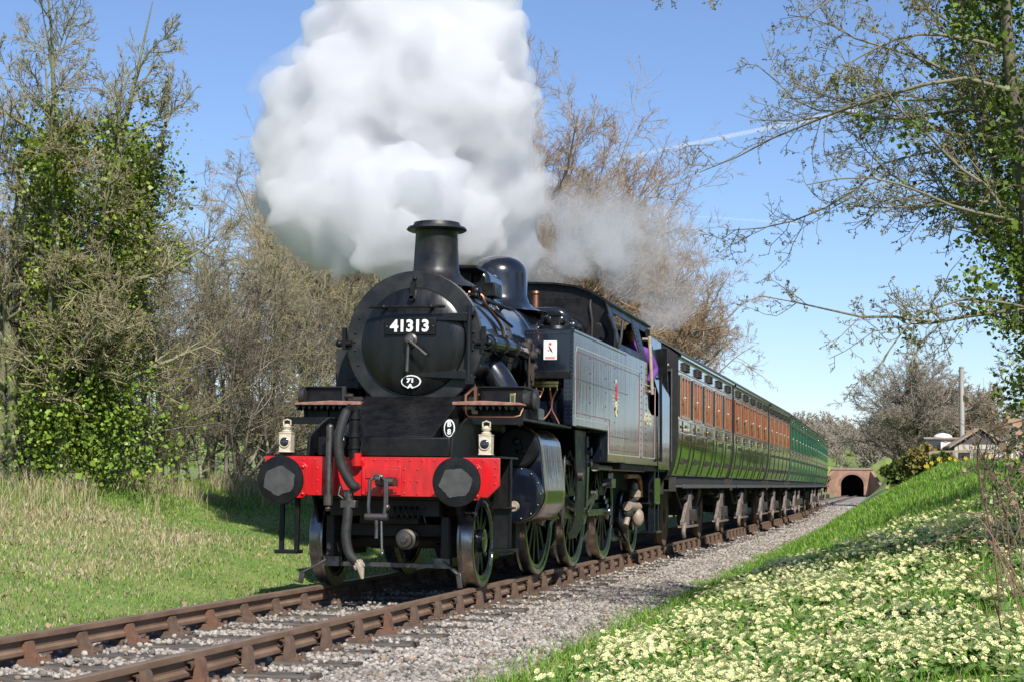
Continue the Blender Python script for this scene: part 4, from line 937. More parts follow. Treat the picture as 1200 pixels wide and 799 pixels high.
b=MB(); b.sphere((-.065,0,1.755),.112,18,10,(1,.84,.75)); b.build('cap','navy_cloth',per)
for y in (-.265,.27):
    b=MB(); c=Vector((-.2,y,.99 if y<0 else .94)); b.obox(c,(.04,0,0),(0,.038,0),(0,0,.014))
    for k in range(4): b.tube([c+Vector((-.03,-.03+.02*k,0)),c+Vector((-.08,-.03+.02*k,-.005)),c+Vector((-.10,-.03+.02*k,-.035))],[.010,.009,.008],6)
    b.tube([c+Vector((.02,.035,0)),c+Vector((-.02,.06,-.01)),c+Vector((-.045,.06,-.03))],[.012,.010,.008],6); b.build('hand','skin',per,bevel=.006)
b=MB(); b.lathe([(.02,.17),(.9,.19),(.95,.17)],(0,.1,0),'z',18); o=b.build('overalls','navy_cloth',per)
# ------------------------------------------------------------------ coaches
AXLE_PARTS={}
def axle_set(root,x,hw):
    for s in (-1,1):
        b=MB(); Rw=.5
        b.lathe([(s*a,r) for a,r in ((.69,.0),(.69,Rw+.028),(.72,Rw+.005),(.735,Rw),(.825,Rw-.004),(.825,Rw-.06),(.79,Rw-.07),(.775,.15),(.83,.12),(.83,0))],(0,0,0),'y',40); w=b.build('wheel','underframe',root,loc=(x,0,Rw))
        b=MB(); b.lathe([(s*a,r) for a,r in ((.735,Rw+.001),(.826,Rw-.003),(.827,Rw-.058),(.82,Rw-.058))],(0,0,0),'y',40); b.build('tyre','rust_rail',w)
        Y=s*1.2
        b=MB(); b.prism([(x-.85,.36),(x+.45,.36),(x+.45,.44),(x+.26,.52),(x+.16,.86),(x-.10,.86),(x-.72,.47),(x-.85,.43)],'y',Y,Y+s*.06); g=b.build('axleguard','axleguard_dust',root,bevel=.01)
        b=MB(); b.box(x-.12,x+.12,Y-.07 if s<0 else Y-.07,Y+.15 if s>0 else Y+.07,.42,.62) if s>0 else b.box(x-.12,x+.12,Y-.16,Y+.07,.42,.62)
        b.build('axlebox','underframe',g,bevel=.012)
        b=MB()
        for k in range(5): h=.55-.08*k; b.prism([(x-h,.80+.03*k),(x,.72+.03*k),(x+h,.80+.03*k),(x+h,.82+.03*k),(x,.745+.03*k),(x-h,.82+.03*k)],'y',Y-.05,Y+.05)
        b.build('leaf_spring','underframe',g)
        b=MB(); b.box(x-.95,x+.50,min(Y-s*.02,Y+s*.14),max(Y-s*.02,Y+s*.14),.325,.355); b.build('lower_footboard','axleguard_dust',g)
        b=MB(); b.tube(bez([(x-.85,Y+s*.08,.38),(x-1.0,Y+s*.09,.35),(x-1.08,Y+s*.09,.26),(x-1.02,Y+s*.09,.18)],4),[.035]*13,8); b.build('guard_hook','axleguard_dust',g)
    MB().cyl((x,-.75,.5),(x,.75,.5),.07,n=12).build('axle','underframe',root)
def coach(loc,rz,L,n,label,style,axles,bogie=False):
    t=thing('railway_coach',loc,rz,label,'railway coach','coaches behind the tank engine')
    hw=1.22; z0,zl,zs,zt,ze=1.17,1.88,2.08,2.85,3.13
    if style=='green': lowm,upm,frm='coach_green_low','coach_green','coach_green'
    else: lowm,upm,frm='coach_dark','coach_dark','mahogany'
    prof=[(hw-.13,z0),(hw-.075,1.32),(hw-.035,1.5),(hw-.010,1.7),(hw,1.88),(hw,zs)]
    def py(z): 
        return float(np.interp(z,[p[1] for p in prof],[p[0] for p in prof]))
    p=L/n; cents=[p*(i+.5) for i in range(n)]
    if style=='wide': offs,ww,fw=(-.46,-.0,.46),.34,.058
    elif style=='green': offs,ww,fw=(-.52,0,.52),.36,.06
    else: offs,ww,fw=(-.37,0,.37),.25,.058
    for s in (-1,1):
        P=[(s*a,z) for a,z in prof]+[(s*(a-.04),z) for a,z in prof[::-1]]
        lo=MB().prism(P,'x',0,L).build('lower_side',lowm,t,ang=60)
        # upper side with real openings
        xs_=[]; 
        for c in cents:
            for o in offs: xs_.append((c+o-ww/2,c+o+ww/2))
        b=MB(); a0,a1=min(s*hw,s*(hw-.04)),max(s*hw,s*(hw-.04))
        b.box(0,L,a0,a1,zs,2.13); b.box(0,L,a0,a1,2.81,ze)
        up=b.build('upper_side',upm,t)
        e=0
        for u,v in xs_+[(L,L)]: MB().box(e,u,a0,a1,2.13,2.81).build('window_pillar',upm if style=='green' else 'coach_pillar',t); e=v
        # cornice and mouldings
        b=MB(); b.box(-.02,L+.02,min(s*hw,s*(hw+.05)),max(s*hw,s*(hw+.05)),ze-.035,ze+.02); b.build('cornice',upm,t,bevel=.008)
        b=MB(); q=s*(hw+.012); y0,y1=min(s*hw,q),max(s*hw,q)
        b.box(.02,L-.02,y0,y1,zs-.012,zs+.012); b.box(.02,L-.02,y0,y1,zl-.012,zl+.012); b.box(.02,L-.02,y0,y1,2.865,2.885); b.box(.02,L-.02,y0,y1,3.06,3.075)
        for c in cents:
            for d in (-p/2+.03,-.74,-.30,.30,.74): 
                if abs(d)<p/2: b.box(c+d-.012,c+d+.012,y0,y1,zl+.012,zs-.012)
        b.build('waist_moulding','beading',t,bevel=.004)
        b=MB()
        for c in cents:
            for d in (-.78,.78):
                if abs(d)<p/2+.01:
                    PP=[(s*(a+.010),z) for a,z in prof[:5]]+[(s*(a-.0),z) for a,z in prof[:5][::-1]]; b.prism(PP,'x',c+d-.012,c+d+.012)
        b.build('panel_beading',lowm,t)
        for c in cents:
            dw=.31
            PP=[(s*(a+.012),z) for a,z in [(py(z0+.03),z0+.03)]+prof[1:]]+[(s*(a-.001),z) for a,z in ([(py(z0+.03),z0+.03)]+prof[1:])[::-1]]
            b=MB(); b.prism(PP,'x',c-dw,c+dw); d=b.build('door',lowm,t,ang=60,bevel=.004)
            if s<0:
                b=MB(); yy=-(hw+.014)
                b.box(c-dw-.006,c-dw+.004,-(py(1.9)+.013),-(py(1.9)+.004),1.9,2.06)
                for z in (1.42,1.80): b.box(c+dw-.05,c+dw+.08,-(py(z)+.05),-(py(z)+.005),z-.035,z+.035)
                b.build('hinge','underframe',d,bevel=.004)
                b=MB(); b.box(c-.10,c+.06,-(py(1.36)+.045),-(py(1.36)+.008),1.36,1.47); b.build('door_stop','underframe',d)
                b=MB(); b.sphere((c-.22,-(hw+.05),1.98),.035,10,7,(1.6,.8,.8)); b.cyl((c-.22,-(hw+.01),1.98),(c-.22,-(hw+.05),1.98),.015,n=8); b.build('door_handle','brass',d)
                b=MB(); b.tube([(c-.36,-(hw+.02),2.44),(c-.36,-(hw+.045),2.42),(c-.36,-(hw+.045),2.2),(c-.36,-(hw+.01),2.16)],.006,6); b.build('grab_handle','brass',d)
                b=MB(); b.sphere((c-.36,-(hw+.045),2.45),.02,8,6); b.build('handle_boss','line_grey',d)
                b=MB(); b.box(c-.60,c-.585,-(hw+.014),-hw,2.12,2.82); b.build('pillar_beading','beading',t); b=MB(); b.box(c+.585,c+.60,-(hw+.014),-hw,2.12,2.82); b.build('pillar_beading','beading',t)
            b=MB(); b.box(c-.26,c+.26,min(s*hw,s*(hw+.045)),max(s*hw,s*(hw+.045)),2.90,3.045)
            for k in range(3): b.box(c-.25,c+.25,min(s*hw,s*(hw+.055)),max(s*hw,s*(hw+.055)),2.915+.045*k,2.93+.045*k)
            b.build('ventilator','underframe' if style!='green' else 'coach_green_low',t,bevel=.004)
            for o in offs:
                u0,u1=c+o-ww/2,c+o+ww/2; fo=fw; ya,yb=min(s*(hw-.05),s*(hw+.022)),max(s*(hw-.05),s*(hw+.022))
                b=MB(); b.box(u0-fo,u0+.015,ya,yb,2.11,2.83); b.box(u1-.015,u1+fo,ya,yb,2.11,2.83); b.box(u0+.015,u1-.015,ya,yb,2.11,2.16); b.box(u0+.015,u1-.015,ya,yb,2.78,2.83)
                w=b.build('window',frm,t)
                b=MB(); b.box(u0+.015,u1-.015,min(s*(hw-.022),s*(hw-.028)),max(s*(hw-.022),s*(hw-.028)),2.16,2.78); b.build('pane','window_glass',w)
    # interior
    for k in range(n+1):
        x=min(max(p*k,.05),L-.05); b=MB(); b.box(x-.02,x+.02,-hw+.06,hw-.06,1.9,3.1); b.box(x-.02,x+.02,-hw+.2,hw-.2,1.2,1.9)
        if 0<k<n: pass
        b.build('partition','mahogany_dark' if style!='green' else 'cab_wood',t)
    for k in range(n):
        b=MB()
        for xx in (p*k+.05,p*(k+1)-.55): b.box(xx,xx+.5,-hw+.08,hw-.08,1.5,1.68)
        b.box(p*k+.05,p*k+.14,-hw+.08,hw-.08,1.68,2.5); b.box(p*(k+1)-.14,p*(k+1)-.05,-hw+.08,hw-.08,1.68,2.5); b.build('seat','seat_cloth',t)
    MB().box(0.02,L-.02,-hw+.14,hw-.14,1.16,1.2).build('floor','underframe',t)
    # roof
    A=[]; 
    for k in range(17):
        y=(hw+.06)*(-1+2*k/16); A.append((y,ze+.005+.38*(1-(abs(y)/(hw+.06))**2.4)))
    Q=[(y*1.0,z+.03) for y,z in A]
    MB().prism(A+Q[::-1],'x',-.05,L+.05).build('roof','roof_grey',t,ang=40)
    b=MB()
    for c in cents: b.lathe([(0,.09),(.05,.10),(.09,.08),(.12,.02)],(c,0,ze+.40),'z',14)
    b.build('roof_vent','roof_grey',t)
    for xe,sg in ((0,-1),(L,1)):
        EP=[(-(a-.005),z) for a,z in prof[::-1]][::-1]
        EP=[(-(a-.005),z) for a,z in prof]+[(-hw+.005,ze)]+[(y*.955,z-.005) for y,z in A[1:-1]]+[(hw-.005,ze)]+[((a-.005),z) for a,z in prof[::-1]]
        b=MB(); b.prism(EP,'x',xe-.03 if sg<0 else xe-.001,xe+.001 if sg<0 else xe+.03)
        for y in (-.9,-.3,.3,.9): b.box(min(xe,xe+sg*.06),max(xe,xe+sg*.06),y-.03,y+.03,z0+.05,3.1)
        en=b.build('end_wall','coach_end',t)
        b=MB(); b.cyl((xe+sg*.1,-1.12,1.4),(xe+sg*.1,-1.12,2.9),.018,n=8); b.sphere((xe+sg*.1,-1.05,2.95),.05); b.box(min(xe+sg*.03,xe+sg*.12),max(xe+sg*.03,xe+sg*.12),-1.12,-.95,2.86,2.9); b.build('end_handrail','worn_steel',en)
        b=MB(); b.box(min(xe-sg*.1,xe-sg*.0),max(xe-sg*.1,xe),-1.18,1.18,.92,1.15); b.build('headstock','underframe',t)
        for s in (-1,1):
            b=MB(); b.lathe([(xe,.13),(xe+sg*.2,.1),(xe+sg*.2,.05),(xe+sg*.34,.05),(xe+sg*.35,.17),(xe+sg*.37,.17),(xe+sg*.375,0)],(0,s*.8635,1.035),'x',20); b.build('buffer','underframe',t)
    # underframe
    for s in (-1,1):
        b=MB(); b.box(.0,L,s*1.02-.05,s*1.02+.05,.95,1.155); b.build('solebar','underframe',t)
        b=MB(); ya,yb=min(s*1.08,s*1.30),max(s*1.08,s*1.30); b.box(.05,L-.05,ya,yb,.985,1.015); b.box(.05,L-.05,s*1.295-.012,s*1.295+.012,.97,1.03); b.build('footboard','footboard',t,bevel=.004)
        b=MB()
        for k in range(n): b.bar((p*(k+.5),s*1.06,.95),(p*(k+.5),s*1.30,.985),.04,.02)
        b.tube([(axles[0]+.4,s*.95,.93),(axles[0]+1.2,s*.95,.62),(axles[-1]-1.2,s*.95,.62),(axles[-1]-.4,s*.95,.93)],.02,6); b.build('truss_rod','underframe',t)
    b=MB(); b.box(.3,L-.3,-.5,.5,.8,1.1); b.cyl((L*.45,-.5,.7),(L*.45,.5,.7),.22,n=16); b.box(L*.55,L*.62,-.8,.8,.45,.95); b.build('brake_gear','underframe',t)
    for a in axles: axle_set(t,a,hw)
    if bogie:
        for a,c in ((axles[0],axles[1]),(axles[2],axles[3])):
            b=MB()
            for s in (-1,1): b.box(a-.6,c+.6,s*.95-.04,s*.95+.04,.55,.8)
            b.build('bogie_frame','underframe',t)
    return t
def on_track(x): return (x,float(yc(x)),float(zc(x)))
def place(x0,L,*a,**k):
    y0,y1=float(yc(x0)),float(yc(x0+L)); return coach((x0,y0,float(zc(x0))),math.atan2(y1-y0,L),L,*a,**k)
place(12.3,8.35,5,'first coach behind the engine with mahogany window frames and five doors','narrow',[1.25,6.1])
place(21.05,8.45,5,'second coach, dark with closely set mahogany windows, between first and third','wide',[1.4,6.6])
place(29.95,7.3,5,'third coach, shortest and dark with mahogany windows, just ahead of the bright green ones','narrow',[1.2,5.5])
place(37.7,18.8,9,'fourth coach, the nearer of the two bright green ones','green',[2.0,4.4,14.4,16.8],bogie=True)
place(57.0,16.5,8,'last coach, the farther bright green one at the tail of the train','green',[2.0,4.4,12.1,14.5],bogie=True)
# ------------------------------------------------------------------ trees
def nrm_(a): return a/np.maximum(np.linalg.norm(a,axis=-1,keepdims=True),1e-9)
def tubes(P,Rr,n):
    N,K,_=P.shape
    T=np.empty_like(P); T[:,1:-1]=P[:,2:]-P[:,:-2]; T[:,0]=P[:,1]-P[:,0]; T[:,-1]=P[:,-1]-P[:,-2]; T=nrm_(T)
    ref=np.where(np.abs(T[:,:1,2:3])<.8,np.array([[[0,0,1.]]]),np.array([[[1.,0,0]]]))
    A=nrm_(np.cross(T,np.broadcast_to(ref,T.shape))); B=np.cross(A,T)
    th=2*np.pi*np.arange(n)/n
    V=P[:,:,None]+Rr[:,:,None,None]*(A[:,:,None]*np.cos(th)[None,None,:,None]+B[:,:,None]*np.sin(th)[None,None,:,None])
    V=V.reshape(-1,3); base=(np.arange(N)*K*n)[:,None,None]; i=(np.arange(K-1)*n)[None,:,None]; k=np.arange(n)[None,None]; k2=(k+1)%n
    F=np.stack([base+i+k,base+i+k2,base+i+n+k2,base+i+n+k],-1).reshape(-1,4)
    return V,F
def merge(parts):
    Vs=[];Fs=[];o=0
    for V,F in parts: Vs.append(V);Fs.append(F+o);o+=len(V)
    return np.concatenate(Vs),np.concatenate(Fs)
def walk(g,p0,d0,L,K,wig,up,r0,r1,grav=None):
    N=len(p0); P=np.empty((N,K,3)); P[:,0]=p0; d=nrm_(d0); st=(L/(K-1))[:,None]
    for k in range(1,K):
        d=nrm_(d+wig*g.normal(size=(N,3))+np.array([0,0,up])/K); P[:,k]=P[:,k-1]+d*st
    t=np.linspace(0,1,K)[None]; Rr=r0[:,None]*(1-t)+r1[:,None]*t
    return dict(P=P,R=Rr,L=L)
def children(g,par,n,t0,t1,ang,dang,ratio,K,wig,up,rs,rtip,minr=.0025,ltap=.5):
    P,Rp,L=par['P'],par['R'],par['L']; N,Kp,_=P.shape
    idx=np.repeat(np.arange(N),n); t=g.uniform(t0,t1,len(idx)); f=t*(Kp-1); i=np.minimum(f.astype(int),Kp-2); w=(f-i)[:,None]
    p=P[idx,i]*(1-w)+P[idx,i+1]*w; tan=nrm_(P[idx,i+1]-P[idx,i]); rr=Rp[idx,i]*(1-w[:,0])+Rp[idx,i+1]*w[:,0]
    rv=g.normal(size=(len(idx),3)); perp=nrm_(np.cross(tan,rv)); a=np.radians(ang+dang*g.normal(size=len(idx)))[:,None]
    d=tan*np.cos(a)+perp*np.sin(a)
    Lc=L[idx]*ratio*(1-ltap*t)*g.uniform(.65,1.25,len(idx)); r0=np.maximum(rr*rs,minr)
    return walk(g,p,d,Lc,K,wig,up,r0,np.maximum(r0*rtip,minr*.6))
def make_tree(seed,H,r,lean=(0,0),stems=1,spread=.12,l1=14,l2=9,l3=8,l4=4,t1=.25,a1=48,ratio1=.42,up=.35,wig=.13,minr=.004,base=(0,0,0),K4=3,buds=0,ratio2=.5,ratio3=.5,ratio4=.5):
    g=np.random.default_rng(seed); p0=np.zeros((stems,3))+np.array(base)+np.concatenate([g.normal(0,spread*.8,(stems,2)),np.zeros((stems,1))],1)
    d0=np.tile(np.array([[lean[0],lean[1],1.]]),(stems,1))+np.concatenate([g.normal(0,spread,(stems,2)),np.zeros((stems,1))],1)
    L0=H*g.uniform(.8,1.0,stems); t0=walk(g,p0,d0,L0,9,.05,.1,np.full(stems,r)*g.uniform(.8,1.1,stems),np.full(stems,r*.05))
    t0['R'][:,0]*=1.35
    b1=children(g,t0,l1,t1,.98,a1,10,ratio1,8,wig,up,.55,.25,minr*2)
    b2=children(g,b1,l2,.15,1,45,12,ratio2,6,wig*1.2,up*.5,.6,.3,minr*1.5)
    b3=children(g,b2,l3,.1,1,42,14,ratio3,5,wig*1.4,up*.4,.6,.4,minr)
    out=[tubes(t0['P'],t0['R'],8),tubes(b1['P'],b1['R'],6)]; cr=[tubes(b2['P'],b2['R'],4),tubes(b3['P'],b3['R'],3)]
    b4=None
    if l4:
        b4=children(g,b3,l4,.15,1,40,14,ratio4,K4,wig*1.5,up*.3,.7,.5,minr*.8); cr.append(tubes(b4['P'],b4['R'],3))
    return merge(out),merge(cr),(t0,b1,b2,b3,b4)
def leaves(g,C,size,flat=0.0,ups=.5):
    N=len(C); nz=nrm_(g.normal(size=(N,3))+np.array([0,0,ups])); rv=g.normal(size=(N,3)); A=nrm_(np.cross(nz,rv)); B=np.cross(nz,A)
    s=(size*np.exp(g.normal(-.05,.34,N)))[:,None]
    V=np.stack([C-A*s*.15,C+B*s*.5-nz*s*.08+A*s*.25,C+A*s*.95,C-B*s*.5-nz*s*.08+A*s*.25],1).reshape(-1,3)
    F=(np.arange(N)*4)[:,None]+np.arange(4)[None]
    return V,F
def tree_obj(name,loc,rz,label,cat,group,trunk_me,crown_me,scale=(1,1,1),extra=()):
    t=thing(name,loc,rz,label,cat,group); t.scale=scale
    link('trunk',trunk_me,t); link('crown',crown_me,t)
    for nme,me in extra: link(nme,me,t)
    return t
def make_dome(seed,rx,rz,h0,r,n1=40,l2=12,l3=8,l4=4,minr=.01,lowest=-.25,wig=.14,r2=.30,r3=.5,r4=.5,up=.25):
    g=np.random.default_rng(seed); c=np.array([0,0,h0+rz*.55])
    t0=walk(g,np.zeros((1,3)),np.array([[.03,.02,1.]]),np.array([h0+rz*.5]),9,.05,.1,np.array([r]),np.array([r*.35])); t0['R'][:,0]*=1.3
    q=nrm_(g.normal(size=(n1,3))); q[:,2]=np.maximum(np.abs(q[:,2])*1.0+lowest*g.random(n1),lowest); q=nrm_(q)
    e=c+q*np.array([rx,rx,rz*.62])*g.uniform(.72,1.0,(n1,1)); k=g.integers(3,9,n1); s0=t0['P'][0,k]
    t=np.linspace(0,1,10)[None,:,None]; ctl=s0+(e-s0)*.5+np.array([0,0,.12*rz])*g.uniform(-.3,1,(n1,1))
    P=(1-t)**2*s0[:,None]+2*t*(1-t)*ctl[:,None]+t*t*e[:,None]; P[:,1:]+=np.cumsum(g.normal(0,.012*rx,(n1,9,3)),1)
    L=np.linalg.norm(e-s0,axis=1)*1.1; tt=np.linspace(0,1,10)[None]; r0=r*.42*g.uniform(.6,1.1,n1); b1=dict(P=P,R=r0[:,None]*(1-tt)+minr*1.5*tt,L=L)
    b2=children(g,b1,l2,.2,1,45,12,r2,6,wig,up,.5,.35,minr*1.2,ltap=.35); b3=children(g,b2,l3,.1,1,42,14,r3,5,wig*1.2,up*.6,.6,.5,minr); 
    cr=[tubes(b2['P'],b2['R'],4),tubes(b3['P'],b3['R'],3)]
    if l4: b4=children(g,b3,l4,.1,1,40,14,r4,3,wig*1.4,up*.5,.8,.6,minr*.85); cr.append(tubes(b4['P'],b4['R'],3))
    return merge([tubes(t0['P'],t0['R'],8),tubes(b1['P'],b1['R'],5)]),merge(cr),None
# shared bare-tree shapes
SH={}
def shape(key,bark,twig,**k):
    a,b_,lv=make_tree(**k); SH[key]=(fast_mesh('trunk',*a,bark,smooth=True),fast_mesh('crown',*b_,twig),lv)
shape('ash','bark_grey','twig_tan',seed=11,H=11,r=.15,l1=26,l2=11,l3=9,l4=5,t1=.15,a1=42,ratio1=.36,up=.5,minr=.006)
shape('thicket','bark_green','twig_olive',seed=12,H=6.5,r=.07,stems=6,spread=.3,l1=12,l2=8,l3=7,l4=4,t1=.08,a1=45,ratio1=.45,up=.25,wig=.17,minr=.005)
shape('maple','bark_green','twig_tan',seed=13,H=9.5,r=.15,stems=2,spread=.16,l1=18,l2=10,l3=9,l4=4,t1=.1,a1=50,ratio1=.40,up=.35,wig=.16,minr=.006)
shape('scrub','bark_grey','twig_dark',seed=14,H=5,r=.05,stems=9,spread=.4,l1=10,l2=8,l3=7,l4=2,t1=.05,a1=50,ratio1=.5,up=.1,wig=.2,minr=.005)
def dome(key,bark,twig,**k):
    a,b_,lv=make_dome(**k); SH[key]=(fast_mesh('trunk',*a,bark,smooth=True),fast_mesh('crown',*b_,twig),lv)
dome('oak','bark_grey','twig_russet',seed=15,rx=5.4,rz=9.5,h0=3.0,r=.28,n1=60,l2=15,l3=9,l4=6,minr=.0085,r2=.34,wig=.2)
dome('far','bark_grey','twig_russet',seed=16,rx=4.6,rz=7.0,h0=1.2,r=.26,n1=44,l2=12,l3=8,l4=4,minr=.018,lowest=-.4)
dome('far_olive','bark_grey','twig_grey',seed=17,rx=4.6,rz=7.0,h0=1.0,r=.24,n1=56,l2=14,l3=9,l4=5,minr=.012,lowest=-.45)
def put(key,x,y,rz,label,group='bare trees of the lineside wood',sc=1.0,cat='tree',name='bare_tree'):
    z=float(ground(x,y))-.1; return tree_obj(name,(x,y,z),rz,label,cat,group,SH[key][0],SH[key][1],(sc,sc,sc))
# ivy-clad tree on the left
g=np.random.default_rng(21)
a,b_,lv=make_tree(seed=22,H=9.0,r=.15,stems=5,spread=.13,l1=20,l2=10,l3=9,l4=4,t1=.12,a1=38,ratio1=.27,up=.35,wig=.16,minr=.0055)
tips=np.concatenate([lv[0]['P'][:,:6].reshape(-1,3)]); 
def ivy(lv,n,zmax,rad,g,zmin=.5,k0=True):
    P0=lv[0]['P']; N,K,_=P0.shape; i=g.integers(0,N,n); f=g.uniform(0,1,n)*(K-1); k=np.minimum(f.astype(int),K-2); w=(f-k)[:,None]
    c=P0[i,k]*(1-w)+P0[i,k+1]*w
    B=lv[1]['P']; m=n//2; j=g.integers(0,len(B),m); f=g.uniform(0,.5,m)*(B.shape[1]-1); k=np.minimum(f.astype(int),B.shape[1]-2); w=(f-k)[:,None]
    c2=B[j,k]*(1-w)+B[j,k+1]*w
    c=np.concatenate([c,c2]); zz=c[:,2]; c=c[(zz<zmax)&(zz>zmin)]
    # clumps
    cl=c[g.integers(0,len(c),max(60,n//60))]; cl=cl+g.normal(0,rad*.55,cl.shape)
    q=cl[g.integers(0,len(cl),n)]+g.normal(0,rad*.28,(n,3))
    c=np.concatenate([c[g.integers(0,len(c),n//2)]+g.normal(0,rad*.5,(n//2,3)),q])
    return c[c[:,2]>.15]
C=ivy(lv,32000,6.0,.5,g); V,F=leaves(g,C,np.full(len(C),.05)); tin=np.repeat(g.uniform(.6,1.6,(len(C),1))*np.array([[1.1,1,.9]]),4,0)
low=g.normal(0,1,(4500,3))*np.array([.8,.75,.6])+np.array([0,-.5,1.0]); low=low[low[:,2]>.15]; V2,F2=leaves(g,low,np.full(len(low),.055)); V=np.concatenate([V,V2]); F=np.concatenate([F,F2+len(C)*4]); tin=np.concatenate([tin,np.repeat(g.uniform(.9,2.0,(len(low),1))*np.array([[1,1,1]]),4,0)])
ivl=fast_mesh('ivy',V,F,'ivy_leaf',tint=tin)
x,y=8.2,7.5
tree_obj('ivy_clad_tree',(x,y,float(ground(x,y))-.1),0,'ivy-clad leafless tree at the left edge above the grassy bank','tree',None,fast_mesh('trunk',*a,'bark_green',smooth=True),fast_mesh('crown',*b_,'twig_olive'),(.93,.93,.93),[('ivy',ivl)])
# the lineside wood on the left, front row to back
put('maple',11.5,9.6,.6,'slender leafless tree just right of the ivy-clad tree',sc=0.64)
put('ash',7.0,9.4,2.1,'tall grey leafless tree rising behind the ivy-clad tree',sc=0.7)
put('thicket',14.2,8.6,.3,'tangled olive-brown hazel thicket on the bank left of the engine',cat='shrub',name='hazel_thicket',sc=0.74)
put('thicket',18.5,8.3,2.0,'dark olive thicket directly left of the smokebox under the steam',cat='shrub',name='hazel_thicket',sc=0.78)
put('scrub',16.0,7.9,1.0,'low brown scrub at the foot of the thicket beside the left buffer',cat='shrub',name='scrub_bush',sc=.8)
put('scrub',12.0,8.6,2.6,'low brown scrub between the ivy-clad tree and the thicket',cat='shrub',name='scrub_bush',sc=.75)
put('scrub',20.5,7.6,4.0,'dark scrub low behind the left headlamp',cat='shrub',name='scrub_bush',sc=.9)
put('ash',21.0,10.5,.4,'leafless tree with blue sky behind, left of the steam',sc=0.68)
put('maple',25.5,9.0,1.9,'mossy branched tree half hidden behind the steam and boiler',sc=0.85)
put('thicket',24.0,8.0,3.7,'olive thicket behind the smokebox top',cat='shrub',name='hazel_thicket',sc=0.85)
put('maple',8.8,8.6,3.3,'pale twiggy tree overlapping the right of the ivy-clad tree',sc=0.66)
put('maple',18.0,9.6,5.1,'pale tan leafless tree above the thicket left of the smokebox',sc=0.58)
put('scrub',9.5,9.3,0.5,'brown scrub low behind the ivy-clad tree trunk',cat='shrub',name='scrub_bush',sc=0.7)
put('scrub',14.5,10.2,1.7,'dark brown scrub filling the wood edge left of the buffer',cat='shrub',name='scrub_bush',sc=0.85)
put('scrub',18.0,10.5,3.1,'dark scrub deep in the wood behind the thicket',cat='shrub',name='scrub_bush',sc=0.95)
put('scrub',23.0,10.0,4.6,'dark scrub behind the left lamp deep in the wood',cat='shrub',name='scrub_bush',sc=1.0)
put('scrub',12.5,11.2,5.6,'scrub between thin trunks at the back of the wood',cat='shrub',name='scrub_bush',sc=0.9)
put('ash',16.0,12.5,3.0,'thin leafless tree at the back of the wood left of centre',sc=0.6)
put('ash',30.0,9.5,5.2,'leafless tree hidden mostly by the steam above the dome',sc=1.0)
put('oak',37.0,6.3,.5,'broad russet-twigged oak rising behind the cab and steam',sc=.9)
put('oak',56.0,5.6,2.8,'smaller russet oak whose twigs hang over the first coach roof',sc=.84)
put('oak',33.0,11.0,4.4,'russet oak crown half hidden by the steam',sc=.78)
put('ash',27.0,6.5,1.0,'mossy leafless tree directly behind the dome and cab',sc=.72)
put('thicket',36.0,7.5,1.1,'olive undergrowth between the cab and the oak',cat='shrub',name='hazel_thicket',sc=.9)
for i,(x,y,rz,sc,lab) in enumerate(((100,11.5,.3,.95,'rounded brown bare tree above the last green coach'),(112,15,1.4,1.05,'rounded brown bare tree behind the tail of the train'),(126,13.5,2.2,.9,'small brown bare tree left of the tunnel mouth'))):
    put('far',x,y,rz,lab,'bare trees near the tunnel',sc)
put('far_olive',96,-4.8,.7,'round grey-brown bare tree right of the tunnel mouth','bare trees near the tunnel',.86).scale=(1.05,1.05,.86)
put('far',108,-8.0,1.9,'brown bare tree behind the telegraph pole','bare trees near the tunnel',.85).scale=(1.1,1.1,.82)
put('far_olive',118,-3.6,3.0,'bare tree with low forked trunk over the tunnel approach','bare trees near the tunnel',.66)
for i,(x,y,rz,sc,lab) in enumerate(((70,-22,.2,1.1,'bare tree far out on the right bank behind the sheds'),(40,-24,2.0,1.15,'bare tree beyond the right bank hidden by the near ivy tree'),(22,-20,3.4,1.1,'bare tree off to the right above the primrose bank'),(90,-20,4.0,1.1,'bare tree in the right distance beyond the shed roofs'))):
    put('far',x,y,rz,lab,'bare trees on the right-hand hill',sc)
# woodland covering the hill over the tunnel: reads as one brown mass
g=np.random.default_rng(31); a,b_,_=make_tree(seed=33,H=5,r=.1,stems=3,spread=.4,l1=10,l2=7,l3=5,l4=0,t1=.05,a1=50,ratio1=.55,up=.2,minr=.03)
Vt,Ft=merge([a,b_]); parts=[]
for k in range(190):
    x=g.uniform(293,420); y=g.uniform(-40,38); th=g.uniform(0,6.28); s=g.uniform(.8,1.6); c,s_=math.cos(th)*s,math.sin(th)*s
    M=np.array([[c,-s_,0],[s_,c,0],[0,0,s]]); parts.append((Vt@M.T+np.array([x,y,float(ground(x,y))]),Ft))
wd=link('distant_wood',fast_mesh('distant_wood',*merge(parts),'twig_grey')); tag(wd,'grey-brown scrub wood covering the hill above the tunnel','woodland',kind='stuff')

# right-hand ivy-clad hawthorn: trunk near the frame edge, boughs reaching left over the line
g=np.random.default_rng(41)
base=np.array([-1.2,-6.03,float(ground(-1.2,-6.03))-.1])
t0=walk(g,np.array([[0,0,0],[.1,-.15,0],[.25,.05,0.]]),np.array([[.0,.05,1],[.05,-.12,1],[.1,.02,1.]]),np.array([6.2,6.0,5.6]),10,.05,.1,np.array([.095,.085,.07]),np.array([.02,.016,.016]))
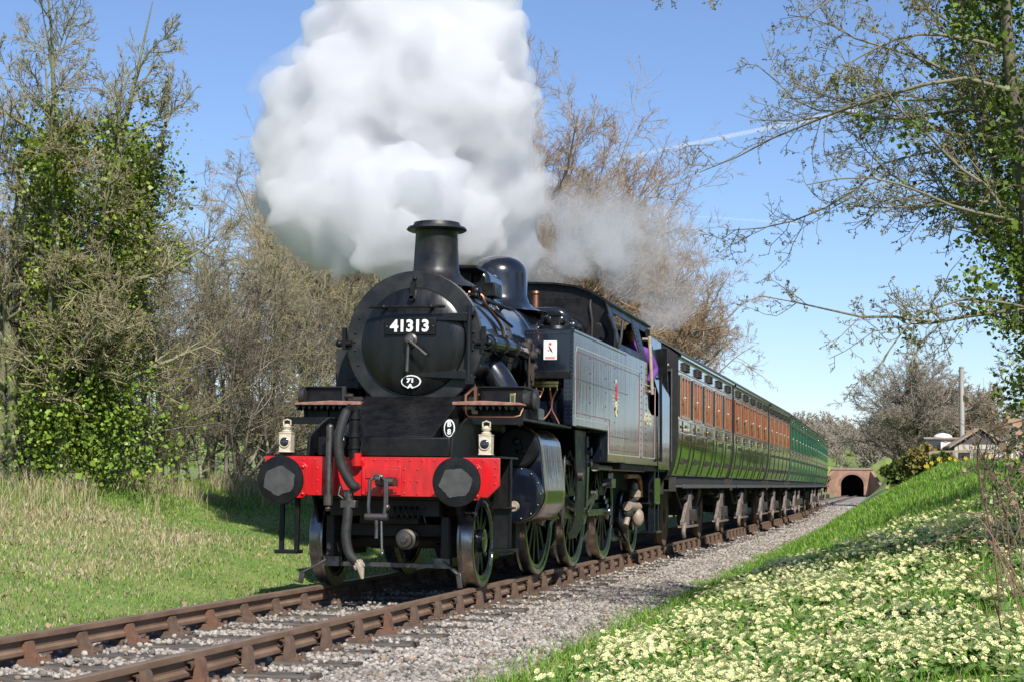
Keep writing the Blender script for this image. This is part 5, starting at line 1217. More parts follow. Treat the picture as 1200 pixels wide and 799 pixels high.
# explicit boughs (image-left is +y)
bp=[];bd=[];bl=[]
for q in range(30):
    z=2.3+2.7*q/29; k=z/6.2*9; i=int(k); p=t0['P'][q%3,min(i,9)]; bp.append(p); far=g.random()<.6
    bd.append((g.normal(0,.3),1 if far else g.uniform(.2,.9),g.uniform(.1,.55) if far else g.uniform(.5,1.2))); bl.append(g.uniform(1.5,2.5) if far else g.uniform(.9,1.6))
for q in range(7):
    bp.append(t0['P'][q%3,6]+np.array([0,0,.12*q-.3])); bd.append((g.normal(0,.15),1,g.uniform(.02,.28))); bl.append(g.uniform(2.5,3.0))
b1=walk(g,np.array(bp),np.array(bd,float),np.array(bl),9,.17,.02,np.full(len(bp),.017)*g.uniform(.7,1.25,len(bp)),np.full(len(bp),.0045))
b1b=children(g,t0,9,.3,1,45,10,.26,7,.14,.3,.4,.25,.008)
def cat_(A,B): return dict(P=np.concatenate([A['P'],B['P']]),R=np.concatenate([A['R'],B['R']]),L=np.concatenate([A['L'],B['L']]))
b1b_=dict(P=np.stack([np.stack([np.interp(np.linspace(0,1,9),np.linspace(0,1,7),q[:,c]) for c in range(3)],1) for q in b1b['P']]),R=np.stack([np.interp(np.linspace(0,1,9),np.linspace(0,1,7),q) for q in b1b['R']]),L=b1b['L'])
b1=cat_(b1,b1b_)
b2=children(g,b1,12,.2,1,46,12,.38,6,.22,.2,.5,.4,.004,ltap=.5)
b3=children(g,b2,8,.1,1,55,14,.36,4,.28,.25,.65,.5,.0032)
b4=children(g,b3,4,.2,1,55,14,.32,3,.28,.2,.8,.7,.0028)
tr=tubes(t0['P'],t0['R'],8); cr=merge([tubes(b1['P'],b1['R'],6),tubes(b2['P'],b2['R'],5),tubes(b3['P'],b3['R'],3),tubes(b4['P'],b4['R'],3)])
tipsP=np.concatenate([b4['P'][:,-1],b3['P'][:,-1],b3['P'][:,2],b2['P'][:,-1],b4['P'][:,1]]); V,F=leaves(g,tipsP+g.normal(0,.006,tipsP.shape),np.full(len(tipsP),.012))
C=ivy(dict([(0,t0),(1,b1)]),15000,5.6,.26,g,zmin=.1); Vi,Fi=leaves(g,C,np.full(len(C),.036)); ti=np.repeat(g.uniform(.5,1.35,(len(C),1))*np.array([[1.0,1,1]]),4,0)
tree_obj('ivy_clad_hawthorn',tuple(base),0,'budding ivy-clad hawthorn at the right edge reaching over the bank','tree',None,fast_mesh('trunk',*tr,'twig_dark',smooth=True),fast_mesh('crown',*cr,'twig_haw'),(1,1,1),[('buds',fast_mesh('buds',V,F,'bud_green')),('ivy',fast_mesh('ivy',Vi,Fi,'ivy_leaf',tint=ti))])
hw_t=[o for o in bpy.data.objects if o.name=='ivy_clad_hawthorn'][0]
for x,y,rz,lab in ((5.5,-9.2,1.2,'ivy-clad hawthorn off to the right whose shadow crosses the bank'),(11.5,-9.8,2.6,'second ivy-clad hawthorn off to the right farther up the bank')):
    c=copy_tree(hw_t); c.location=gpt(x,y); c.rotation_euler=(0,0,rz); c['label']=lab; c['group']='ivy-clad hawthorns along the right-hand hedge'
hw_t['group']='ivy-clad hawthorns along the right-hand hedge'
put('scrub',1.2,-7.0,1.5,'brown scrub at the foot of the ivy-clad hawthorn by the right edge','lineside scrub on the right',.5,'shrub','scrub_bush')
put('thicket',3.0,-7.6,2.5,'olive twiggy thicket behind the hawthorn trunk at the right edge','lineside scrub on the right',.6,'shrub','hazel_thicket')
# brambles, lower right
def stem_plant(name,loc,label,pts_list,r,mat_,leaf=None,group=None,cat='bramble'):
    t=thing(name,loc,0,label,cat,group); lo=Vector(loc); b=MB()
    for pts,rr in pts_list:
        Pq=bez([Vector(p)-lo for p in pts],8); b.tube(Pq,[rr*(1-.6*i/len(Pq)) for i in range(len(Pq))],6)
        for i in range(2,len(Pq)-1,2):
            dv=Vector((random.uniform(-1,1),random.uniform(-1,1),random.uniform(-.6,1))).normalized()
            if random.random()<.7: b.tube([Pq[i],Pq[i]+dv*random.uniform(.05,.18),Pq[i]+dv*random.uniform(.2,.3)+Vector((0,0,.03))],[rr*.45,rr*.3,rr*.15],4)
    b.build('stems',mat_,t)
    if leaf:
        C=np.array([bez([Vector(p)-lo for p in pts],8)[random.randrange(4,len(bez(pts,8)))] for pts,_ in pts_list for _k in range(leaf)])
        C=C+g.normal(0,.07,C.shape); V,F=leaves(g,C,np.full(len(C),.032)); link('leaves',fast_mesh('leaves',V,F,'dead_leaf'),t)
    return t
def W(u,v,D):
    d=_f*1.0+_r2*((u-600)/FPX)+_u2*((399.5-v)/FPX); return Vector(CAM)+d*D
gb=gpt(-6.0,-5.75)
stem_plant('bramble',gpt(-6.2,-5.55),'arching reddish bramble stems at the right edge over the primroses',
  [([W(1172,720,9.6),W(1165,640,9.6),W(1150,570,9.6),W(1146,525,9.5),W(1160,505,9.4),W(1205,490,9.2)],.0065),([W(1210,760,9.4),W(1165,640,9.7),W(1130,632,9.9),W(1085,638,10.2)],.0055),([W(1190,700,9.5),W(1180,600,9.4),W(1196,560,9.4),W(1230,540,9.4)],.0045),([W(1175,745,9.6),W(1160,690,9.4),W(1120,655,9.8),W(1075,636,10.1)],.005),([W(1215,720,9.3),W(1180,660,9.3),W(1196,610,9.3),W(1180,560,9.5)],.0055),([W(1200,690,9.2),W(1150,610,9.4),W(1120,600,9.6)],.0045)],.01,'bramble',leaf=5)
stem_plant('bramble',gpt(-5.0,-6.2),'tangle of dark bramble stems in front of the ivy-clad hawthorn base',
  [([W(1185+random.uniform(-10,60),640+random.uniform(-20,80),10.6),W(1150+random.uniform(0,60),590+random.uniform(-30,30),10.6),W(1140+random.uniform(0,80),540+random.uniform(-30,30),10.5),W(1150+random.uniform(-20,80),500+random.uniform(-40,20),10.4)],.0045) for k in range(16)],.01,'twig_dark',leaf=8)
# ------------------------------------------------------------------ grass, flowers
def blades(name,X,Y,h,wd,tint,lean=.35,g=None,wind=(0,0),zoff=0.0):
    N=len(X); Z=ground(X,Y)+zoff; th=g.uniform(0,6.283,N); dx,dy=np.cos(th),np.sin(th)
    ln=g.normal(0,lean,(N,2))+np.array(wind); hh=h*g.uniform(.5,1.3,N); w=wd*g.uniform(.7,1.3,N)
    B=np.stack([X,Y,Z-.01],1); S=np.stack([dx*w,dy*w,np.zeros(N)],1); mid=B+np.stack([ln[:,0]*hh*.35,ln[:,1]*hh*.35,hh*.6],1); tip=B+np.stack([ln[:,0]*hh*1.1,ln[:,1]*hh*1.1,hh*(1-.25*np.minimum(1,np.hypot(ln[:,0],ln[:,1])))],1)
    V=np.stack([B-S,B+S,mid+S*.7,mid-S*.7,tip],1).reshape(-1,3); o=(np.arange(N)*5)[:,None]
    F=np.concatenate([o+np.array([[0,1,2]]),o+np.array([[0,2,3]]),o+np.array([[3,2,4]])]); 
    return link(name,fast_mesh(name,V,F,'grass_blade',tint=np.repeat(tint,5,0)))
GREEN=np.array([[.15,.29,.035]]); LIME=np.array([[.27,.41,.065]]); STRAW=np.array([[.58,.48,.32]]); DARKG=np.array([[.06,.14,.022]]); BROWN=np.array([[.27,.19,.11]])
def pick(g,N,straw,x,y,bright=0):
    t=g.random((N,1)); c=np.where(t<.4,GREEN,np.where(t<.86,LIME,DARKG)); s=straw[:,None]; c=np.where(g.random((N,1))<s,np.where(g.random((N,1))<.75,STRAW,BROWN),c)
    return c*g.uniform(.7,1.25,(N,1))
g=np.random.default_rng(51)
def tufty(g,X,Y,k,f):   # pull blades towards tuft centres
    return X+g.normal(0,k,len(X)),Y+g.normal(0,k,len(Y))
# left bank
n=120000; X=-4+24*g.random(n)**1.15; Y=1.75+7.5*g.random(n)
s=sstep(.0,.75,vnoise(X,Y,.55,4)*.6+.25+.55*np.exp(-((Y-4.6-.09*X)/1.5)**2)*sstep(9,2,X)); s=np.clip(s*.45+.95*np.exp(-((Y-4.9)/1.35)**2)*sstep(11,4,X)*sstep(-.6,.25,vnoise(X,Y,.9,6)),0,.88)
kk=g.random(n)<(.35+.65*sstep(1.7,2.5,Y)); X,Y,s=X[kk],Y[kk],s[kk]
hh=.036+.04*s+.05*sstep(4.8,7.2,Y)+.03*np.clip(vnoise(X,Y,3,1),0,1)
o=blades('left_bank_grass',X,Y,hh,.0055,pick(g,len(X),s,X,Y),.4,g); tag(o,'green and straw grass covering the left-hand bank','grass',kind='stuff')
# tall dry tufts along the left crest
n=9000; X=g.uniform(-2,20,n); Y=g.normal(6.9,.55,n); m=vnoise(X,Y,1.7,8)>.0; X,Y=X[m],Y[m]
o=blades('dry_tall_grass',X,Y,np.full(len(X),.36),.0045,pick(g,len(X),np.full(len(X),.8),X,Y),.28,g); tag(o,'tall dry grass along the crest of the left bank','grass',kind='stuff')
# right bank
n=190000; u=g.random(n); X=-9+62*u**2.0; Y=-2.15-5.3*g.random(n)+yc(X)
bare=sstep(.1,.7,vnoise(X,Y,1.6,11)); s=.07+.25*bare*sstep(6,-6,X)
o=blades('right_bank_grass',X,Y,(.085+.03*vnoise(X,Y,2.1,3))*np.interp(X,[-9,40],[1,1.4]),np.interp(X,[-9,10,50],[.0035,.006,.012]),pick(g,n,s,X,Y)*np.array([[.92,1.05,.85]]),.38,g); tag(o,'short bright green grass covering the right-hand bank','grass',kind='stuff')
n=5000; X=-8+50*g.random(n)**1.6; Y=-2.35+np.abs(g.normal(0,.22,n))+yc(X); m=vnoise(X,Y,2.6,7)>-.1; X,Y=X[m],Y[m]
o=blades('ballast_edge_weeds',X,Y,np.full(len(X),.06),.004,pick(g,len(X),np.full(len(X),.25),X,Y),.5,g,zoff=.04); tag(o,'straggling grass and weeds creeping onto the ballast edge','grass',kind='stuff')
# fallen leaves on the right bank and the left bank
n=1500; X=np.concatenate([g.uniform(-8,8,n),g.uniform(-3,9,900)]); Y=np.concatenate([g.uniform(-6.5,-2.3,n),g.uniform(1.9,6.5,900)])
C=np.stack([X,Y,ground(X,Y)+.03+.02*g.random(len(X))],1); V,F=leaves(g,C,np.full(len(C),.03),ups=1.5); o=link('leaf_litter',fast_mesh('leaf_litter',V,F,'dead_leaf')); tag(o,'dead brown leaves lying in the grass of both banks','leaf litter',kind='stuff')
# primrose clumps
def primrose(seed):
    g=np.random.default_rng(seed); V=[];F=[];M=[]
    def quad(a,b_,c,d,m): 
        n=len(V); V.extend([a,b_,c,d]); F.append((n,n+1,n+2,n+3)); M.append(m)
    for k in range(9):   # leaves
        th=g.uniform(0,6.28); L=g.uniform(.07,.12); w=.022; d=np.array([math.cos(th),math.sin(th),0]); s=np.array([-math.sin(th),math.cos(th),0]); z=np.array([0,0,1.])
        a=d*.01; m=d*L*.55+z*g.uniform(.03,.055); e=d*L+z*g.uniform(.0,.04)
        quad(a-s*w*.4,a+s*w*.4,m+s*w,m-s*w,0); quad(m-s*w,m+s*w,e+s*w*.5,e-s*w*.5,0)
    for k in range(int(g.integers(8,15))):   # flowers
        th=g.uniform(0,6.28); r=.115*math.sqrt(g.random()); c=np.array([r*math.cos(th),r*math.sin(th),g.uniform(.05,.11)])
        nz=np.array([g.normal(0,.45)+c[0]*4-.35,g.normal(0,.45)+c[1]*4-.05,1.]); nz/=np.linalg.norm(nz); a=np.cross(nz,[.3,.8,.1]); a/=np.linalg.norm(a); b_=np.cross(nz,a); R0=g.uniform(.0135,.0185)
        for q in range(5):
            t=2*math.pi*q/5+g.random()*.2; p=lambda an,rr,h:c+(a*math.cos(an)+b_*math.sin(an))*rr+nz*h
            quad(p(t,.003,0),p(t-.52,R0,.003),p(t,R0*.88,.004),p(t+.52,R0,.003),1)
        e=[c+(a*math.cos(an)+b_*math.sin(an))*.0042+nz*.003 for an in (0,1.57,3.14,4.71)]; quad(*e,2)
    return np.array(V),np.array(F),np.array(M)
PR=[primrose(s) for s in range(8)]; PM=[(fast_mesh('leaves',V,F[M==0],'primrose_leaf'),fast_mesh('blossoms',V,F[M>0],['primrose_petal','primrose_eye'],midx=M[M>0]-1)) for V,F,M in PR]
g=np.random.default_rng(61); cand=[]
def dens(x,y):
    d=vnoise(x,y,1.3,5)*.55+vnoise(x,y,3.3,9)*.5+vnoise(x,y,8.3,2)*.3
    edge=sstep(-2.55,-3.3,y-.0*x); patch=.62-.28*sstep(-4.9,-6.2,y)-1.3*sstep(1.5,8.5,x+.9*(y+3.5))-.22*sstep(-3.5,-7,x)*sstep(-4.2,-5.2,y)
    return edge*(patch+d)-.2
n=26000; X=-7.5+34*g.random(n)**1.25; Y=g.uniform(-7.2,-2.45,n); keep=g.random(n)<np.clip(dens(X,Y)*.45,0.0,.5); X,Y=X[keep],Y[keep]
# thin to a minimum spacing with a coarse grid
cell={}; ids=[]
for i in range(len(X)):
    k=(round(X[i]/.12),round(Y[i]/.12))
    if k not in cell: cell[k]=i; ids.append(i)
X,Y=X[ids],Y[ids]; D=np.hypot(X+16,Y+5.04); order=np.argsort(D); X,Y,D=X[order],Y[order],D[order]
parts=[];mids=[]; nind=300
vis=(np.abs(np.arctan2(Y+5.0419,X+16)-YAW)<.29)
X,Y,D=X[vis],Y[vis],D[vis]
for i in range(len(X)):
    k=int(g.integers(0,8)); th=g.uniform(0,6.28); s=g.uniform(.8,1.35); z=float(ground(X[i],Y[i]))
    if i<nind:
        o=thing('primrose',(X[i],Y[i],z),th); o.scale=(s,s,s); link('leaves',PM[k][0],o); link('blossoms',PM[k][1],o)
        tag(o,'pale yellow primrose clump in flower on the near right-hand bank','primrose','primrose clumps on the near right-hand bank')
    else:
        V,F,M=PR[k]; c,s_=math.cos(th)*s,math.sin(th)*s; Mx=np.array([[c,-s_,0],[s_,c,0],[0,0,s]]); parts.append((V@Mx.T+np.array([X[i],Y[i],z]),F)); mids.append(M)
print('primrose clumps',len(X))
V,F=merge(parts); o=link('primrose_drift',fast_mesh('primrose_drift',V,F,['primrose_leaf','primrose_petal','primrose_eye'],midx=np.concatenate(mids))); tag(o,'drift of pale primroses spreading up the right-hand bank','primroses',kind='stuff')
# small yellow celandines
g=np.random.default_rng(62); n=90; X=g.uniform(-7,2,n); Y=g.uniform(-5.6,-3.2,n)
C=np.stack([X,Y,ground(X,Y)+.09],1); V=[];F=[]
for c in C:
    for q in range(6): t=2*math.pi*q/6; k=len(V); V+= [c,c+np.array([math.cos(t-.3)*.012,math.sin(t-.3)*.012,.003]),c+np.array([math.cos(t)*.017,math.sin(t)*.017,.004]),c+np.array([math.cos(t+.3)*.012,math.sin(t+.3)*.012,.003])]; F.append((k,k+1,k+2,k+3))
o=link('celandines',fast_mesh('celandines',np.array(V),np.array(F),'daffodil')); tag(o,'tiny deep yellow celandines scattered among the primroses','celandines',kind='stuff')

# ------------------------------------------------------------------ tunnel
XT=290.0; yt=float(yc(XT)); zt=float(zc(XT))
tun=thing('tunnel_portal',(XT,yt,zt),0,'brick tunnel portal with dark arched mouth at the end of the line','tunnel portal')
r=1.95; hsp=1.75; arch=[(-r,-.3)]+[(-r*math.cos(math.pi*k/20),hsp+r*.92*math.sin(math.pi*k/20)) for k in range(21)]+[(r,-.3)]
b=MB(); out=[(-3.3,-.5),(-3.3,4.35),(3.3,4.35),(3.3,-.5)]
V=[];F=[]
# wall face as quads between arch and outer rectangle
pts=arch; outer=[]
for (y,z) in pts:
    if z<0: outer.append((-3.3 if y<0 else 3.3,z))
    else:
        a=math.atan2(z-hsp,y); k=min(3.3/max(abs(math.cos(a)),1e-6),(4.35-hsp)/max(math.sin(a),1e-6)); outer.append((k*math.cos(a),hsp+k*math.sin(a)))
b=MB(); n=len(pts)
for i in range(n-1):
    q=[pts[i],pts[i+1],outer[i+1],outer[i]]
    b.add([(0,p[0],p[1]) for p in q]+[(.6,p[0],p[1]) for p in q],[(0,1,2,3),(7,6,5,4),(0,4,5,1),(2,6,7,3)])
b.box(.004,.59,-3.298,-2.0,3.3,4.345); b.box(.004,.59,2.0,3.298,3.3,4.345); b.build('portal_wall','tunnel_brick',tun,smooth=False)
b=MB(); f=lambda k,rr:(-rr*math.cos(math.pi*k/20),hsp+rr*.94*math.sin(math.pi*k/20))
for k in range(20): b.prism([f(k,r-.01),f(k+1,r-.01),f(k+1,r+.42),f(k,r+.42)],'x',-.06,.0)
b.build('arch_ring','ring_brick',tun,smooth=False)
b=MB(); b.box(-.12,.7,-3.5,3.5,4.35,4.6); b.box(-.05,.65,-3.4,3.4,4.6,4.72); b.build('coping','stone_cap',tun)
b=MB(); 
for i in range(n-1): b.add([(.3,pts[i][0]*1.01,pts[i][1]*1.005),(.3,pts[i+1][0]*1.01,pts[i+1][1]*1.005),(9.5,pts[i+1][0]*1.01,pts[i+1][1]*1.005),(9.5,pts[i][0]*1.01,pts[i][1]*1.005)],[(0,1,2,3)])
b.add([(9.5,-2.2,-.5),(9.5,2.2,-.5),(9.5,2.2,4),(9.5,-2.2,4)],[(0,1,2,3)]); b.add([(0,-2.2,-.3),(0,2.2,-.3),(9.5,2.2,-.3),(9.5,-2.2,-.3)],[(0,1,2,3)]); b.build('tunnel_lining','tunnel_dark',tun,smooth=False)
for s in (-1,1):
    b=MB(); b.prism([(-9,.2),(0,4.2),(0,-.6),(-9,-.6)],'y',0,.5); o=b.build('wing_wall','tunnel_brick',tun,smooth=False); o.location=(0,s*3.3-.25,0); o.rotation_euler=(0,0,R(18)*(-s))
# ------------------------------------------------------------------ sheds, pole, fence, gorse on the right bank
def house(name,x,y,w,l,h,rh,rz,label,cat,wall,roofm,gable=None):
    t=thing(name,gpt(x,y),rz,label,cat)
    b=MB(); b.box(-l/2,l/2,-w/2,w/2,-.4,h); b.build('wall',wall,t)
    b=MB(); b.prism([(-w/2,h),(w/2,h),(0,h+rh)],'x',-l/2+.01,l/2-.01); b.build('gable',gable or wall,t)
    for s in (-1,1):
        b=MB(); b.prism([(s*(w/2+.18),h-.13),(0,h+rh+.03),(0,h+rh+.10),(s*(w/2+.18),h-.05)],'x',-l/2-.15,l/2+.15); b.build('roof',roofm,t)
    return t
sh=house('garden_shed',47,-6.95,1.7,2.6,1.0,.5,R(4),'timber garden shed with brown pitched roof and dark gable on the bank','shed','shed_wood','shed_roof','shed_gable')
b=MB(); b.box(-1.33,-1.31,-.25,.25,.1,.85); b.build('door','shed_gable',sh)
b=MB(); b.box(-1.34,-1.31,.35,.7,.45,.8); b.build('window','dark_glass',sh)
for k in range(9): y=-.8+.19*k; MB().box(-1.325,-1.302,y,y+.012,0,1.0).build('board_joint','shed_gable',sh)
ca=thing('white_hut',gpt(49,-5.75),R(6),'small white hut with domed skylight left of the garden shed','hut')
b=MB(); b.box(-.6,.6,-.55,.55,-.4,1.25); b.build('wall','render_white',ca); b=MB(); b.box(-.7,.7,-.65,.65,1.25,1.32); b.build('roof','shed_roof',ca)
b=MB(); b.lathe([(1.32,.34),(1.38,.32),(1.44,.24),(1.48,.10),(1.49,0)],(0,-.1,0),'z',20); b.build('skylight','white_paint',ca)
b=MB(); b.box(-.62,-.6,.05,.5,.55,1.2); b.build('window','dark_glass',ca); b=MB(); b.box(-.61,-.602,-.5,-.05,-.2,1.1); b.build('door','render_white',ca)
ho=house('white_outbuilding',50,-9.3,2.6,4.5,1.1,.35,R(2),'low white outbuilding with pale roof behind the bramble','outbuilding','render_white','render_white')
for k in range(3): b=MB(); b.box(-2.27,-2.25,-.9+.7*k,-.45+.7*k,.4,.85); b.build('window','dark_glass',ho)
po=thing('telegraph_pole',gpt(57,-6.7),0,'grey wooden telegraph pole standing behind the garden shed','telegraph pole')
b=MB(); b.cyl((0,0,-.5),(0,0,4.35),.12,.09,n=12); b.build('pole','pole_wood',po); b=MB(); b.lathe([(0,.1),(.05,.11),(.09,.0)],(0,0,4.35),'z',12); b.build('finial','pole_wood',po); b=MB(); b.cyl((0,-.1,3.9),(0,.1,3.9),.03,n=8); b.build('insulator','white_paint',po)
fe=thing('garden_fence',gpt(44,-7.2),0,'leaning post and rail fence in front of the garden shed','fence')
fx,fy,fz=gpt(44,-7.2)
for k,(dy,ln) in enumerate(((1.75,.12),(1.35,-.1),(.95,.2),(.5,-.05),(.1,.15),(-.4,-.18),(-.9,.05),(-1.5,.1),(-2.2,-.1))):
    z=float(ground(44,fy+dy))-fz; b=MB(); b.bar((0,dy,z-.2),(0.02,dy+ln*.6,z+.75),.09,.07,(1,0,0)); b.build('post','fence_wood',fe)
b=MB(); b.bar((.05,1.8,float(ground(44,fy+1.8))-fz+.75),(.05,-2.3,float(ground(44,fy-2.3))-fz+.78),.03,.08); b.build('rail','fence_wood',fe)
b=MB(); b.bar((.05,1.8,float(ground(44,fy+1.8))-fz+.40),(.05,-2.3,float(ground(44,fy-2.3))-fz+.42),.03,.08); b.build('rail','fence_wood',fe)
g=np.random.default_rng(71)
def bush(name,x,y,rx,rz,n,label,m,leaf,c1,c2,cat):
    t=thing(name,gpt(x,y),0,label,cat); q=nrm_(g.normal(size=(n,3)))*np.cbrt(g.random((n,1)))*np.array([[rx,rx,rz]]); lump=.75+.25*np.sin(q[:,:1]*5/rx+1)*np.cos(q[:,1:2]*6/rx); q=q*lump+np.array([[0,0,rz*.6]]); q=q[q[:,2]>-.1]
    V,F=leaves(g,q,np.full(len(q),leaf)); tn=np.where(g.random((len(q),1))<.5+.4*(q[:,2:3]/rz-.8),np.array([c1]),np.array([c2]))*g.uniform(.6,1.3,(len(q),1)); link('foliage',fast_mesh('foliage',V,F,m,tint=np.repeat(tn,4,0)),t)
    b=MB()
    for k in range(7): a=k*.9; b.tube([(0,0,-.1),(rx*.3*math.cos(a),rx*.3*math.sin(a),rz*.6),(rx*.6*math.cos(a),rx*.6*math.sin(a),rz*1.1)],[.03,.02,.008],5)
    b.build('stems','twig_dark',t); return t
bush('gorse_bush',45.2,-5.25,1.05,.75,5200,'golden-brown gorse bush on the crest left of the white hut','gorse',.10,(1.5,1.25,.9),(.9,1.0,.7),'bush')
bush('laurel_bush',43.2,-5.75,.55,.5,2400,'small dark green bush at the foot of the gorse','ivy_leaf',.10,(.8,.8,.8),(.5,.5,.5),'bush')
bush('laurel_bush',58,-4.4,.9,.8,2200,'dark evergreen bush under the bare tree by the tunnel','ivy_leaf',.13,(.6,.6,.6),(.4,.4,.4),'bush')
# daffodils
def daffs(x,y,n,sp,label):
    t=thing('daffodil_clump',gpt(x,y),0,label,'daffodils','daffodil clumps on the bank crest'); V=[];F=[];b=MB(); V2=[];F2=[]
    for k in range(n):
        px,py=g.normal(0,sp),g.normal(0,sp*1.5); z=float(ground(x+px,y+py))-float(ground(x,y)); h=z+g.uniform(.2,.34)
        b.tube([(px,py,z),(px,py,h)],.012,4,False); c=np.array([px,py,h])
        for q in range(6): a=2*math.pi*q/6; k0=len(V); V+=[c,c+np.array([-.02,math.cos(a-.4)*.04,math.sin(a-.4)*.04]),c+np.array([-.015,math.cos(a)*.065,math.sin(a)*.065]),c+np.array([-.02,math.cos(a+.4)*.04,math.sin(a+.4)*.04])]; F.append((k0,k0+1,k0+2,k0+3))
        for q in range(3): lx,ly=g.normal(0,.05,2); k0=len(V2); V2+=[(px-.012,py,z),(px+.012,py,z),(px+lx,py+ly+.01,h-.02),(px+lx,py+ly-.01,h-.02)]; F2.append((k0,k0+1,k0+2,k0+3))
    b.build('stems','primrose_leaf',t); link('flowers',fast_mesh('flowers',np.array(V),np.array(F),'daffodil'),t); link('leaves',fast_mesh('leaves',np.array(V2),np.array(F2),'primrose_leaf'),t)
bush('portal_scrub',287,float(yc(287))+5.6,2.2,1.4,1500,'dark ivy scrub beside the left of the tunnel portal','ivy_leaf',.3,(.6,.6,.6),(.4,.4,.4),'bush')
bush('portal_scrub',286,float(yc(286))-6.0,2.0,1.3,1500,'dark ivy scrub beside the right of the tunnel portal','ivy_leaf',.3,(.7,.65,.6),(.4,.4,.4),'bush')
daffs(33,-6.4,22,.4,'yellow daffodil clump below the garden fence'); daffs(40,-5.15,7,.25,'small yellow daffodil clump beside the gorse bush'); daffs(34,-7.1,14,.3,'yellow daffodil clump right of the fence near the hawthorn')
# ------------------------------------------------------------------ contrails
def contrail(u0,v0,u1,v1,D,r,label,al):
    p0,p1=W(u0,v0,D),W(u1,v1,D*1.05); c=(p0+p1)/2; b=MB(); P=[p0.lerp(p1,i/24)-c for i in range(25)]; b.tube(P,[r*(.55+.45*i/24)*(.8+.3*random.random()) for i in range(25)],8)
    m=bpy.data.materials.new('contrail_vapour'); m.use_nodes=True; N=m.node_tree.nodes; Lk=m.node_tree.links; N.remove(N['Principled BSDF'])
    v=N.new('ShaderNodeVolumePrincipled'); v.inputs['Color'].default_value=(1,1,1,1); v.inputs['Density'].default_value=al/r; v.inputs['Anisotropy'].default_value=0; Lk.new(v.outputs[0],N['Material Output'].inputs['Volume']); MATS['contrail_vapour']=m
    o=b.build('contrail','contrail_vapour',None,loc=c); tag(o,label,'contrail',kind='stuff')
contrail(722,187,1010,128,3000,6.0,'thin white aircraft contrail slanting across the blue sky',.34)
contrail(815,254,935,262,3000,3.5,'faint short contrail low in the sky right of the steam',.13)
# ------------------------------------------------------------------ steam
def steam_mesh(name,puffs,vox,disp,dens,label,seed=0,aniso=0.2,sub=0,sub2=0):
    b=MB(); c0=Vector(puffs[0][0])
    rr=random.Random(seed); allp=list(puffs)
    for p,r_ in puffs:
        for k in range(sub):
            d=Vector((rr.gauss(0,1),rr.gauss(0,1),rr.gauss(0,1))).normalized(); q=rr.uniform(.14,.34)*r_; c=Vector(p)+d*(r_*.95); allp.append((c,q))
            for j in range(sub2):
                e=(d+Vector((rr.gauss(0,.6),rr.gauss(0,.6),rr.gauss(0,.6)))).normalized(); allp.append((c+e*q*.9,q*rr.uniform(.3,.5)))
    for p,r_ in allp: b.sphere(Vector(p)-c0,r_,14,8)
    m=bpy.data.materials.new('steam_vapour'); m.use_nodes=True; N=m.node_tree.nodes; Lk=m.node_tree.links; N.remove(N['Principled BSDF'])
    v=N.new('ShaderNodeVolumePrincipled'); v.inputs['Color'].default_value=(.935,.937,.953,1); v.inputs['Anisotropy'].default_value=aniso; v.inputs['Density'].default_value=dens
    Lk.new(v.outputs[0],N['Material Output'].inputs['Volume']); MATS[name]=m
    o=b.build(name,name,None,loc=c0)
    rm=o.modifiers.new('remesh','REMESH'); rm.mode='VOXEL'; rm.voxel_size=vox
    for sc,st in disp:
        tx=bpy.data.textures.new('billow','CLOUDS'); tx.noise_scale=sc; tx.noise_depth=2; tx.noise_type='HARD_NOISE'; d=o.modifiers.new('billow','DISPLACE'); d.texture=tx; d.strength=st; d.mid_level=.45; d.texture_coords='LOCAL'
    r2=o.modifiers.new('clean','REMESH'); r2.mode='VOXEL'; r2.voxel_size=vox
    tag(o,label,'steam',kind='stuff'); return o
def at(u,v,D,r_px): return (W(u,v,D),r_px*D/FPX)
puffs=[((2.02,.02,3.86),.19),((2.25,.10,4.02),.24),((2.7,.3,4.2),.32),((3.4,.6,4.4),.42)]
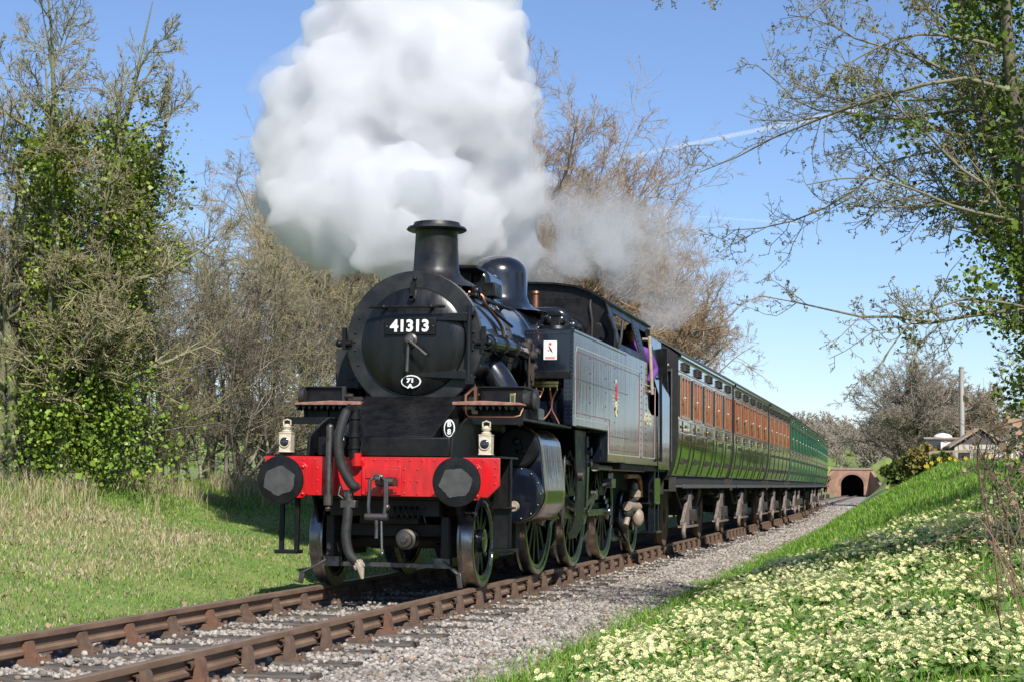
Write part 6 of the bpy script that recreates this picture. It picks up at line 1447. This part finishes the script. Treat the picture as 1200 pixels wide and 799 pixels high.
for u,v,D,rp in ((470,250,22.5,95),(400,240,23.5,95),(365,180,24,80),(350,120,24,58),(420,110,24,95),(500,110,24,110),(560,60,24.5,72),(470,30,24.5,105),(400,50,24.5,55),(560,150,24.3,85),(590,230,24.5,62),(380,270,23.5,62),(430,282,23,50),(560,-30,25,70),(460,-60,25,110),(600,290,24.8,48),(530,260,23.8,70),(345,240,24,48),(330,170,24.2,40)):
    puffs.append(at(u,v,D,rp))
puffs=[(p,r_*.93) for p,r_ in puffs]
steam_mesh('steam_plume',puffs,.065,((1.0,.32),(.36,.22),(.14,.12)),3.8,'billowing white steam rising from the chimney above the engine',sub=18,sub2=4)
def wispy(name,puffs,dens,label,nscale,lo,hi,step):
    o=steam_mesh(name,puffs,.14,((1.2,.5),),dens,label)
    N=o.data.materials[0].node_tree.nodes; Lk=o.data.materials[0].node_tree.links; v=[n for n in N if n.type=='PRINCIPLED_VOLUME'][0]
    co=N.new('ShaderNodeTexCoord'); n=N.new('ShaderNodeTexNoise'); n.inputs['Scale'].default_value=nscale; n.inputs['Detail'].default_value=5; n.inputs['Roughness'].default_value=.6; n.inputs['Distortion'].default_value=.6
    m=N.new('ShaderNodeMapRange'); m.inputs[1].default_value=lo; m.inputs[2].default_value=hi; m.inputs[3].default_value=0; m.inputs[4].default_value=dens
    Lk.new(co.outputs['Object'],n.inputs['Vector']); Lk.new(n.outputs[0],m.inputs[0]); Lk.new(m.outputs[0],v.inputs['Density'])
    o.data.materials[0].cycles.volume_step_rate=step; return o
w=[at(u,v,D,rp) for u,v,D,rp in ((640,285,27,60),(690,245,29,55),(730,265,31,60),(770,285,33,55),(795,325,34,45),(745,310,32,55),(805,290,35,34),(775,365,34,34),(690,290,29,50))]
wispy('steam_wisp',w,1.5,'thin trailing steam drifting back over the cab and first coach',.75,.46,.74,.35)
w=[(p,r_*1.10) for p,r_ in puffs[4:]]+[at(u,v,D,rp) for u,v,D,rp in ((350,285,23.5,50),(400,300,23.3,50),(440,300,23,45),(610,310,25,48),(640,270,25.5,50))]
wispy('steam_fringe',w,1.9,'soft ragged fringe of steam around the main plume',1.1,.47,.72,.35)
